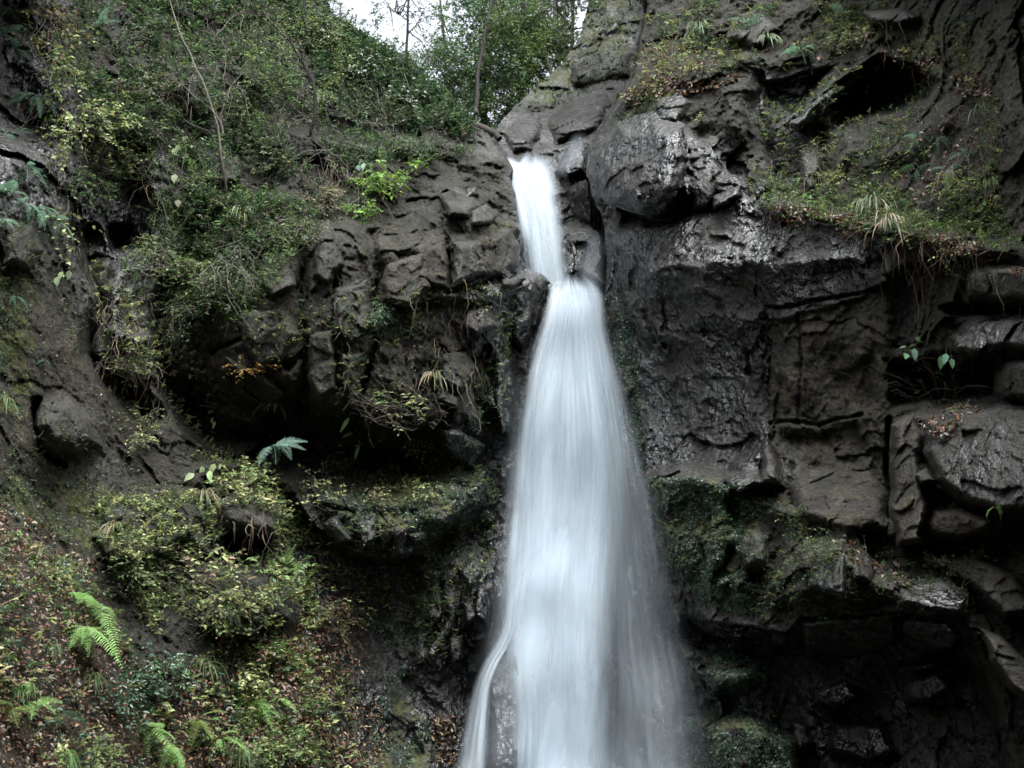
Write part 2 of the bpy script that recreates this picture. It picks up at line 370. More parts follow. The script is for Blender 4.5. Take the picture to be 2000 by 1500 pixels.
ledge([(560, 960), (620, 1030), (690, 1082), (760, 1085), (820, 1065)], 0.55, 14, 60, over=True)
groove([(640, 985), (690, 1000), (700, 1060)], 8, 0.2); groove([(715, 960), (735, 1020), (735, 1080)], 9, 0.25)
bump([(640, 1120), (800, 1110), (870, 1130), (850, 1500), (700, 1600), (600, 1500), (590, 1300)], -0.25, 90)
bump([(800, 1090), (900, 1050), (960, 1080), (930, 1250), (880, 1330), (800, 1300)], 0.35, 60)
groove([(860, 1130), (870, 1200), (840, 1260)], 10, 0.25); groove([(800, 1330), (850, 1380), (870, 1500)], 30, 0.12)
bump([(350, 1090), (560, 1080), (610, 1150), (590, 1240), (500, 1260), (380, 1230)], 0.55, 60)
bump([(-620, 1060), (0, 1020), (120, 1090), (220, 1180), (260, 1270), (300, 1400), (280, 1950), (-620, 1950)], 0.45, 80)
bump([(480, 1230), (560, 1240), (580, 1300), (500, 1330), (460, 1290)], 0.25, 40)
ledge([(850, 365), (900, 385), (960, 415), (1012, 442)], 0.35, 14, 60)
ledge([(700, 330), (790, 330), (870, 370)], 0.25, 25, 70)
ledge([(520, 250), (640, 280), (760, 300)], 0.3, 30, 70); ledge([(250, 120), (360, 150), (480, 140)], 0.3, 30, 80); ledge([(380, 380), (470, 410), (560, 395)], 0.35, 26, 60)
ledge([(200, 640), (260, 660), (310, 650)], 0.3, 20, 40); ledge([(380, 930), (460, 915), (540, 930)], 0.4, 25, 50)
# wet ribs beside the fall
bump([(965, 690), (1005, 690), (1012, 800), (990, 870), (955, 850), (950, 760)], 0.3, 24)
bump([(1000, 520), (1065, 545), (1060, 620), (1030, 680), (1000, 640)], 0.35, 26)
bump([(890, 1120), (960, 1080), (990, 1150), (960, 1260), (900, 1280)], 0.3, 30)
bump([(955, 1300), (1010, 1250), (1030, 1330), (1020, 1560), (950, 1600), (945, 1400)], 0.55, 22, 0.5)
bump([(1010, 1075), (1075, 1068), (1110, 1120), (1090, 1180), (1020, 1170)], 0.4, 36, 0.6)
bump([(1100, 540), (1165, 555), (1175, 640), (1090, 640), (1070, 580)], 0.25, 30)
# ---- right side
bump([(1160, 280), (1230, 225), (1330, 240), (1350, 340), (1310, 410), (1230, 420), (1170, 395)], 0.55, 40)
bump([(1200, 395), (1320, 405), (1370, 350), (1420, 400), (1330, 440), (1210, 450)], -0.35, 26)
bump([(1185, 450), (1420, 425), (1560, 420), (1720, 450), (1730, 530), (1600, 595), (1500, 612), (1330, 605), (1230, 640), (1190, 620)], 0.5, 150)
bump([(1215, 640), (1330, 610), (1490, 625), (1490, 930), (1400, 930), (1270, 925), (1235, 840)], -0.25, 90)
bump([(1490, 620), (1600, 600), (1720, 550), (1740, 720), (1730, 900), (1600, 905), (1495, 890)], 0.15, 60)
ledge([(1480, 622), (1600, 600), (1690, 565), (1750, 540)], 0.16, 10, 60, over=True)
groove([(1495, 640), (1488, 700), (1497, 800), (1488, 930)], 10, 0.12, 1.3); groove([(1500, 820), (1600, 828), (1690, 805)], 6, 0.14, 0.9)
groove([(1500, 600), (1580, 590), (1700, 565), (1745, 550)], 6, 0.2, 0.4); groove([(1560, 610), (1566, 700), (1560, 830)], 6, 0.12, 0.4)
bump([(1610, 720), (1720, 690), (1735, 800), (1640, 815), (1600, 770)], -0.14, 30, 1.0)
bump([(1500, 830), (1600, 830), (1690, 812), (1730, 900), (1660, 885), (1560, 890), (1510, 870)], -0.25, 34, 1.0)
bump([(1700, 108), (1785, 122), (1838, 158), (1822, 200), (1740, 228), (1622, 252), (1618, 205), (1640, 160)], -1.0, 22, 0.35)
bump([(1490, 160), (1570, 140), (1640, 125), (1600, 180), (1560, 235), (1490, 225)], -0.5, 22, 0.4)
ledge([(1525, 248), (1580, 200), (1650, 148), (1715, 104)], 0.4, 10, 26, wob=0.3)
bump([(1620, 252), (1740, 230), (1860, 190), (1880, 260), (1760, 320), (1620, 360)], 0.25, 40)
bump([(1340, 245), (1400, 230), (1410, 275), (1350, 300)], -0.2, 34)
groove([(1480, 150), (1500, 260), (1510, 340)], 18, 0.35); groove([(1600, 250), (1615, 330), (1590, 390)], 14, 0.3)
bump([(1390, 150), (1480, 130), (1500, 220), (1470, 300), (1400, 270)], 0.3, 40)
ledge([(1200, 205), (1260, 150), (1330, 150), (1420, 130), (1480, 110)], 0.45, 30, 80)
ledge([(1500, 405), (1600, 430), (1700, 445), (1800, 462), (1900, 480), (2040, 515)], 0.6, 34, 60)
bump([(1730, 530), (1850, 500), (1895, 530), (1850, 620), (1800, 690), (1740, 700)], -0.3, 30)
bump([(1850, 520), (1880, 470), (1960, 505), (1890, 540)], -0.6, 20)
bump([(1730, 705), (1850, 690), (1950, 700), (1945, 780), (1860, 790), (1740, 800)], -1.2, 26)
bump([(1840, 595), (2040, 590), (2040, 618), (1850, 625)], -0.5, 10)
bump([(1735, 815), (1860, 790), (2040, 790), (2040, 1000), (1950, 1050), (1770, 1070), (1730, 1050)], 0.35, 20, 0.4)
groove([(1738, 820), (1735, 920), (1742, 1010)], 9, 0.5, 0.3)
bump([(1785, 870), (1815, 880), (1805, 905), (1775, 905)], -0.5, 10, 0.3)
bump([(1765, 1058), (1850, 1068), (1920, 1060), (1880, 1092), (1780, 1088)], -0.7, 12, 0.3)
bump([(1420, 900), (1500, 845), (1530, 900), (1540, 960), (1430, 965)], 0.5, 26, 0.4)
bump([(1540, 930), (1640, 890), (1720, 910), (1735, 1040), (1640, 1060), (1560, 1000)], 0.35, 40)
ledge([(1262, 950), (1340, 938), (1420, 958), (1500, 990), (1600, 1020), (1680, 1040)], 0.7, 36, 120)
bump([(1290, 1010), (1480, 1010), (1530, 1100), (1480, 1200), (1360, 1180), (1300, 1120)], 0.25, 60)
bump([(1440, 1030), (1500, 1040), (1495, 1100), (1450, 1110)], 0.2, 20); bump([(1455, 1110), (1495, 1115), (1490, 1145), (1450, 1135)], -0.3, 12)
bump([(1530, 1040), (1650, 1040), (1760, 1110), (1860, 1130), (1910, 1220), (1870, 1215), (1760, 1185), (1560, 1200), (1500, 1180)], 0.55, 50)
ledge([(1370, 1210), (1440, 1215), (1530, 1235), (1560, 1203), (1650, 1195), (1760, 1190), (1850, 1210), (1890, 1245)], 0.4, 10, 70, over=True, wob=0.5)
bump([(1330, 1200), (1430, 1218), (1530, 1238), (1560, 1208), (1760, 1195), (1880, 1240), (1930, 1300), (1970, 1400), (2000, 1560), (1600, 1600), (1500, 1480), (1480, 1330), (1380, 1330), (1320, 1260)], -0.5, 50, 0.8)
bump([(1345, 1300), (1430, 1260), (1500, 1290), (1500, 1330), (1440, 1370), (1380, 1370)], 0.5, 40)
bump([(1360, 1410), (1480, 1395), (1560, 1430), (1600, 1560), (1380, 1600)], 0.7, 40)
ledge([(1590, 1350), (1650, 1330), (1700, 1350)], 0.3, 18, 30); ledge([(1760, 1310), (1830, 1300), (1870, 1330)], 0.3, 18, 30); ledge([(1700, 1190), (1760, 1185)], 0.1, 10, 10)
bump([(1890, 1215), (1960, 1240), (2040, 1330), (2040, 1400), (1970, 1350), (1920, 1290)], 0.6, 24, 0.4)
bump([(1255, 1150), (1320, 1180), (1335, 1300), (1300, 1400), (1250, 1320)], -0.4, 40)
# the two depths on either side of the gap
D = D * (1 - gm) + back * gm
BASE = at(U, V, D)
SM = D.copy()                                   # smooth depth: water and hanging plants follow it

# ---- broken rock: blocks, cracks and grain, by region
def soft(poly, w, wob=1.3):
    o = np.zeros(U.shape); s = box(poly, w + 40); o[s] = sstep(-w, w, sdf(poly, U[s] + wob * wobu[s], V[s] + wob * wobv[s])); return o
MUD = [(-620, 520), (40, 520), (140, 560), (190, 700), (320, 830), (330, 960), (200, 1000), (230, 1120), (120, 1100), (0, 1010), (-620, 1000)]
SLOPE = [(-620, 1000), (0, 1010), (110, 1080), (210, 1170), (260, 1290), (330, 1330), (430, 1250), (560, 1240), (660, 1180), (700, 1300), (640, 1400), (740, 1520), (760, 1950), (-620, 1950)]
SHEET = [(560, 1080), (700, 1100), (830, 1100), (900, 1300), (900, 1600), (640, 1600), (600, 1400)]
WALL = [(1200, 640), (1330, 610), (1490, 620), (1730, 560), (1740, 900), (1500, 930), (1270, 925)]
calm = np.clip(0.7 * soft(MUD, 40) + 0.8 * soft(SLOPE, 40) + 0.45 * soft(SHEET, 40) + 0.5 * soft(WALL, 30) + 0.6 * soft([(1190, 440), (1420, 425), (1720, 450), (1730, 540), (1600, 590), (1330, 600), (1200, 610)], 24) + 0.5 * soft([(1500, 250), (1960, 150), (1960, 400), (1620, 380)], 40), 0, 0.88)
amp = 1 - calm
warp = np.stack([up2(lambda q: fbm(q * 0.9 + o_, 4, gain=0.6, seed=s_), BASE) for o_, s_ in ((0, 21), (9, 25), (19, 29))], -1)
Q = BASE + 0.42 * warp
sz = np.array([1.0, 1.0, 0.72]); tilt = np.array([[1, 0, 0.22], [0, 1, 0], [-0.22, 0, 1]])
Q = (Q @ tilt.T) * sz
v1, c1 = facets(Q / 1.15, 1); v2, c2 = facets(Q / 0.42 + 5, 2); v3, c3 = facets(Q / 0.16 + 11, 3); v4, c4 = facets(Q / 0.065 + 17, 4)
soil_n = up2(lambda q: fbm(q * 1.3, 5, seed=33), BASE); fin = fbm(BASE * 7.0, 3, gain=0.65, seed=37); rid = fbm(BASE * 1.9, 6, gain=0.55, seed=44, ridged=True)
brk = sstep(-0.12, 0.28, up2(lambda q: fbm(q * 0.8 + 70, 3, seed=51), BASE)); brk2 = sstep(-0.05, 0.3, up2(lambda q: fbm(q * 1.7 + 30, 3, seed=55), BASE))
det = 0.20 * v1 + 0.11 * v2 * (0.45 + 0.55 * brk) + 0.068 * v3 * (0.4 + 0.6 * brk2) + 0.022 * v4
det -= 0.09 * np.exp(-c1 / 0.035) * brk2 + 0.05 * np.exp(-c2 / 0.05) * brk * brk2
rel = amp * det + 0.17 * soil_n + 0.035 * fin + 0.075 * rid * (0.35 + 0.65 * amp) + 0.018 * fbm(BASE * 11.0, 3, gain=0.6, seed=57, ridged=True)
edge_keep = 1 - 0.6 * np.exp(-np.abs(gs) / 14)
rel *= edge_keep
FALLM = soft([(1075, 550), (1170, 560), (1200, 700), (1250, 950), (1290, 1300), (1300, 1900), (960, 1900), (1000, 900), (1030, 700)], 14, 0.5)
rel *= 1 - 0.45 * FALLM
D = D - rel
PP = at(U, V, D)
du = np.gradient(PP, axis=1); dv = np.gradient(PP, axis=0)
NN = np.cross(dv, du); NN /= np.linalg.norm(NN, axis=-1, keepdims=True) + 1e-9
NN *= np.where((NN * (CAM - PP)).sum(-1) < 0, -1, 1)[..., None]

# ---- what the rock wears: wet, moss, soil, pale; some wet patches stand for shade
WET_SHADE = 0.14 + 0 * U
for poly, w, a in [([(-620, -500), (140, -500), (150, 300), (120, 440), (-620, 430)], 40, 0.9), ([(880, 560), (1010, 440), (1000, 300), (940, 290), (1150, 250), (1330, 230), (1420, 300), (1760, 470), (1740, 560), (1500, 640), (1500, 960), (1420, 980), (1380, 1500), (850, 1600), (700, 1450), (640, 1150), (800, 1050), (900, 900), (960, 700)], 50, 0.9),  # first patch: shade of the top left hollow, put in as wetness
                   ([(100, 270), (330, 280), (340, 520), (300, 700), (320, 860), (230, 780), (150, 560), (100, 440)], 40, 0.75),
                   (SHEET, 40, 1.0), ([(560, 900), (960, 900), (960, 1100), (620, 1090)], 40, 0.8), ([(1330, 1190), (1900, 1200), (1950, 1500), (1350, 1600)], 40, 0.7),
                   ([(80, 880), (220, 860), (250, 960), (100, 1000)], 30, 0.5), ([(1480, 130), (1640, 140), (1600, 280), (1480, 260)], 20, 0.6),
                   ([(1000, 60), (1260, -60), (1240, 150), (1150, 300), (970, 300)], 20, 0.75), ([(1780, 820), (2040, 800), (2040, 960), (1850, 980)], 30, 0.55), ([(1860, 600), (2040, 600), (2040, 700), (1860, 690)], 20, 0.6),  # first patch: wetness stands in for shade on the back slope
                   ([(1740, 1120), (1900, 1130), (1900, 1240), (1740, 1200)], 20, 0.8), ([(1520, 840), (1440, 960), (1600, 960), (1560, 860)], 20, 0.7)]:
    WET_SHADE = np.maximum(WET_SHADE, a * soft(poly, w))
MOSS = 0.26 + 0 * U
for poly, w, a in [([(1182, 570), (1235, 600), (1262, 900), (1240, 940), (1215, 780), (1190, 660)], 14, 0.95), ([(1300, 520), (1420, 440), (1440, 470), (1330, 600)], 20, 0.5), ([(-620, 560), (60, 540), (70, 760), (20, 800), (-620, 800)], 40, 1.7), ([(0, 920), (190, 930), (240, 960), (200, 1010), (260, 1060), (170, 1080), (60, 1020), (0, 1000)], 40, 1.6),
                   ([(180, 1000), (420, 980), (440, 1120), (260, 1140)], 40, 0.45), ([(1260, 930), (1430, 935), (1500, 1000), (1440, 1120), (1500, 1190), (1400, 1200), (1290, 1100)], 40, 1.1),
                   ([(1340, 1390), (1500, 1400), (1560, 1500), (1560, 1900), (1300, 1900)], 30, 0.9), ([(1340, 1270), (1500, 1290), (1480, 1370), (1360, 1350)], 30, 0.7),
                   ([(820, 870), (960, 800), (1010, 640), (1040, 600), (1000, 560), (960, 640), (930, 800), (960, 1000), (880, 1100), (800, 1350), (860, 1400), (830, 1540), (700, 1530), (780, 1300), (720, 1080), (620, 1050), (640, 940)], 40, 1.0),
                   ([(1190, 240), (1300, 170), (1330, 190), (1240, 240), (1170, 290)], 14, 1.7), ([(940, 400), (1000, 425), (1015, 450), (960, 430)], 8, 1.7), ([(1560, 20), (1960, 20), (1960, 150), (1850, 170), (1720, 90)], 40, 1.2),
                   ([(1630, 240), (1760, 230), (1760, 320), (1640, 350)], 30, 0.5), ([(600, 1180), (760, 1240), (640, 1500), (560, 1400)], 50, 0.3), ([(1890, 490), (1960, 500), (1940, 530)], 10, 1.0), ([(480, 1220), (620, 1230), (640, 1330), (480, 1330)], 30, 1.3),
                   ([(640, 200), (900, 220), (960, 290), (860, 320), (700, 300)], 40, 0.4), ([(1000, 130), (1130, -60), (1260, -60), (1240, 130), (1040, 220)], 30, 0.95), ([(320, 480), (480, 440), (560, 500), (480, 620), (380, 600)], 40, 0.5)]:  # back slope: moss at its top, also laid on to darken it
    MOSS = np.maximum(MOSS, a * soft(poly, w))
MOSS *= 0.55 + 0.75 * np.clip(NN[..., 2] + 0.25, 0, 1)
SOILM = 0.9 * np.clip(0.85 * soft(MUD, 60) + 0.8 * soft(SLOPE, 50) + 1.0 * soft([(1500, 560), (1740, 560), (1740, 1050), (1550, 1050), (1500, 900)], 40) + 0.6 * soft([(1500, 0), (2040, 0), (2040, 460), (1600, 420), (1850, 240), (1720, 90)], 50) + 0.6 * soft([(1880, 1200), (2040, 1200), (2040, 1400), (1930, 1330)], 20) + 0.35 * soft([(400, 450), (1000, 450), (980, 700), (500, 780)], 60), 0, 1)
PALE = 0.10 + 0 * U
for poly, w, a in [([(420, 100), (560, 120), (560, 330), (440, 360), (390, 250)], 40, 0.9), ([(0, 440), (80, 440), (80, 520), (0, 520)], 20, 0.9), ([(590, 640), (720, 600), (700, 800), (600, 790)], 30, 0.45), ([(740, 470), (1000, 440), (1000, 600), (740, 640)], 40, 0.4), ([(430, 560), (580, 500), (590, 760), (450, 780)], 40, 0.3), ([(430, 950), (560, 960), (560, 1060), (440, 1040)], 20, 0.4), ([(760, 250), (860, 270), (840, 310), (760, 300)], 16, 0.5)]:
    PALE = np.maximum(PALE, a * soft(poly, w))
PALE *= 1 - 0.8 * np.clip((WET_SHADE - 0.3) / 0.5, 0, 1)
ATT = paint(PP, np.stack([WET_SHADE, np.clip(MOSS, 0, 1.6), SOILM, PALE], -1), (1.0 * v2 + 1.1 * v3 + 0.7 * v4) * (0.35 + 0.65 * amp))

# ---- split the relief into cliffs
sk = sdf(SKY, U + 0.45 * wobu, V + 0.45 * wobv)
idx = np.arange(U.size).reshape(U.shape)
quads = np.stack([idx[:-1, :-1], idx[1:, :-1], idx[1:, 1:], idx[:-1, 1:]], -1).reshape(-1, 4)
def face(a): return (a[:-1, :-1] + a[1:, :-1] + a[1:, 1:] + a[:-1, 1:]).reshape(-1) / 4
fs, fg, fu, fv = face(sk), face(gs), face(U), face(V)
mid_u = np.interp(fv, [-500, 540, 1080, 1500, 1950], [1090, 1120, 1130, 1130, 1130])
open_ = fs < 0
in_gap = fg > 0
PF, AF = PP.reshape(-1, 3), ATT.reshape(-1, 4)
def sheet(name, sel):
    q = quads[sel]; used = np.unique(q); rm = np.full(U.size, -1); rm[used] = np.arange(len(used)); q = rm[q]
    b = MB(); b.add(PF[used], quad=q, col=AF[used])
    # turn every free rim back into the hillside so that the rock has a body
    e = np.concatenate([q[:, [0, 1]], q[:, [1, 2]], q[:, [2, 3]], q[:, [3, 0]]]); k = np.sort(e, 1); key = k[:, 0] * 10_000_000 + k[:, 1]
    un, first, cnt = np.unique(key, return_index=True, return_counts=True); e = e[first[cnt == 1]]
    rim = np.unique(e); m2 = np.full(len(used), -1); m2[rim] = np.arange(len(rim)); pr = PF[used][rim]
    far = pr + (pr - CAM) * 0.22 + np.array([0, 1.5, -1.2])
    b.add(np.concatenate([pr, far]), quad=np.stack([m2[e[:, 0]], m2[e[:, 1]], m2[e[:, 1]] + len(rim), m2[e[:, 0]] + len(rim)], -1), col=np.concatenate([AF[used][rim]] * 2))
    o = b.build(name, M_ROCK, smooth=True); o['kind'] = 'structure'; return o
cliff_left = sheet('cliff_left', open_ & ~in_gap & (fu < mid_u)); cliff_right = sheet('cliff_right', open_ & ~in_gap & (fu >= mid_u)); cliff_back = sheet('cliff_back', open_ & in_gap)

# ---- look-ups on the finished relief
def gij(u, v):
    return np.clip(np.rint(np.interp(v, GV, np.arange(len(GV)))).astype(int), 0, len(GV) - 1), np.clip(np.rint(np.interp(u, GU, np.arange(len(GU)))).astype(int), 0, len(GU) - 1)
def blur(a, k):
    for ax in (0, 1):
        c = np.cumsum(np.pad(a, [(k + 1, k) if x == ax else (0, 0) for x in (0, 1)], mode='edge'), axis=ax)
        n = a.shape[ax]; a = (np.take(c, np.arange(2 * k + 1, n + 2 * k + 1), ax) - np.take(c, np.arange(n), ax)) / (2 * k + 1)
    return a
DF = D.copy()                                   # front-most depth, rock blocks included
def dep(u, v): i, j = gij(u, v); return DF[i, j]
def P_(u, v, off=0.0):
    u = np.asarray(u, float); v = np.asarray(v, float); return at(u, v, dep(u, v) - off)
def N_(u, v): i, j = gij(u, v); return NN[i, j]
DB = blur(D, 6)
def PS(u, v, off=0.0):
    u = np.asarray(u, float); v = np.asarray(v, float); i, j = gij(u, v); return at(u, v, DB[i, j] - off)

# ------------------------------------------------------------------ single blocks and stones, parts of their cliff
def rock(poly, prot, bevel, owner, wet=0.5, moss=0.15, soil=0.1, pale=0.15, lean=0.0, rough=1.0, back=0.5, seed=0):
    P = np.asarray(poly, float); st = 2.6
    X, Y = np.meshgrid(np.arange(P[:, 0].min() - 6, P[:, 0].max() + 7, st), np.arange(P[:, 1].min() - 6, P[:, 1].max() + 7, st))
    w0 = at(X, Y, np.full(X.shape, 14.0)); w = fbm(w0 * 3.0 + seed * 3.1, 3, seed=60) * 11
    s = sdf(P, X + w, Y + w * 0.7)
    gy, gx = np.gradient(s, st); g2 = gx * gx + gy * gy + 1e-6
    neg = s < 0; X = np.where(neg & (s > -6), X - s * gx / g2, X); Y = np.where(neg & (s > -6), Y - s * gy / g2, Y)
    ins = s > 0; cell = ins[:-1, :-1] | ins[1:, :-1] | ins[1:, 1:] | ins[:-1, 1:]
    i, j = gij(X[ins], Y[ins]); A = np.stack([X[ins], Y[ins], np.ones(ins.sum())], 1)
    co = np.linalg.lstsq(A, DF[i, j], rcond=None)[0]; pl = co[0] * X + co[1] * Y + co[2]
    t = np.clip(s / bevel, 0, 1); prof = 1 - (1 - t) ** 2.4
    w1 = at(X, Y, pl); q = w1 + 0.12 * np.stack([fbm(w1 * 2 + seed, 3, seed=70), fbm(w1 * 2 + seed + 7, 3, seed=73), fbm(w1 * 2 + seed + 13, 3, seed=76)], -1)
    fa, ca = facets(q / 0.45 + seed * 1.7, 5); fb, cb = facets(q / 0.16 + seed, 6)
    d = pl + 0.12 - (prot + 0.12) * prof - lean * (Y - P[:, 1].mean()) / (np.ptp(P[:, 1]) + 1) - rough * (0.075 * fa + 0.028 * fb - 0.015 * np.exp(-ca / 0.05) + 0.04 * fbm(w1 * 2.2, 5, seed=80) + 0.03 * fbm(w1 * 3.5, 5, seed=84, ridged=True)) * (0.3 + 0.7 * prof)
    b = MB(); ids = np.arange(X.size).reshape(X.shape)
    q4 = np.stack([ids[:-1, :-1], ids[1:, :-1], ids[1:, 1:], ids[:-1, 1:]], -1).reshape(-1, 4)[cell.reshape(-1)]
    used = np.unique(q4); rm = np.full(X.size, -1); rm[used] = np.arange(len(used)); q4 = rm[q4]
    pos = at(X, Y, d).reshape(-1, 3)[used]; sf = s.reshape(-1)[used]
    col = paint(pos, np.tile([wet, moss, soil, pale], (len(used), 1)), (1.0 * fa + 1.1 * fb).reshape(-1)[used])
    e = np.concatenate([q4[:, [0, 1]], q4[:, [1, 2]], q4[:, [2, 3]], q4[:, [3, 0]]]); k = np.sort(e, 1); key = k[:, 0] * 10_000_000 + k[:, 1]
    un, first, cnt = np.unique(key, return_index=True, return_counts=True); e = e[first[cnt == 1]]
    rim = np.unique(e); m2 = np.zeros(len(used), int); m2[rim] = len(used) + np.arange(len(rim)); mid = pos.mean(0)
    far = pos[rim] + (pos[rim] - CAM) * (back / 14.0) * 1.0; far = far + (mid + (mid - CAM) * back / 14 - far) * 0.25
    b.add(np.concatenate([pos, far]), quad=np.concatenate([q4, np.stack([e[:, 0], e[:, 1], m2[e[:, 1]], m2[e[:, 0]]], -1)]), col=np.concatenate([col, col[rim]]))
    o = b.build('rock', M_ROCK, owner, smooth=True)
    i, j = gij(X[ins], Y[ins]); np.minimum.at(DF, (i, j), d[ins])
    return o
CL, CR, CB = cliff_left, cliff_right, cliff_back
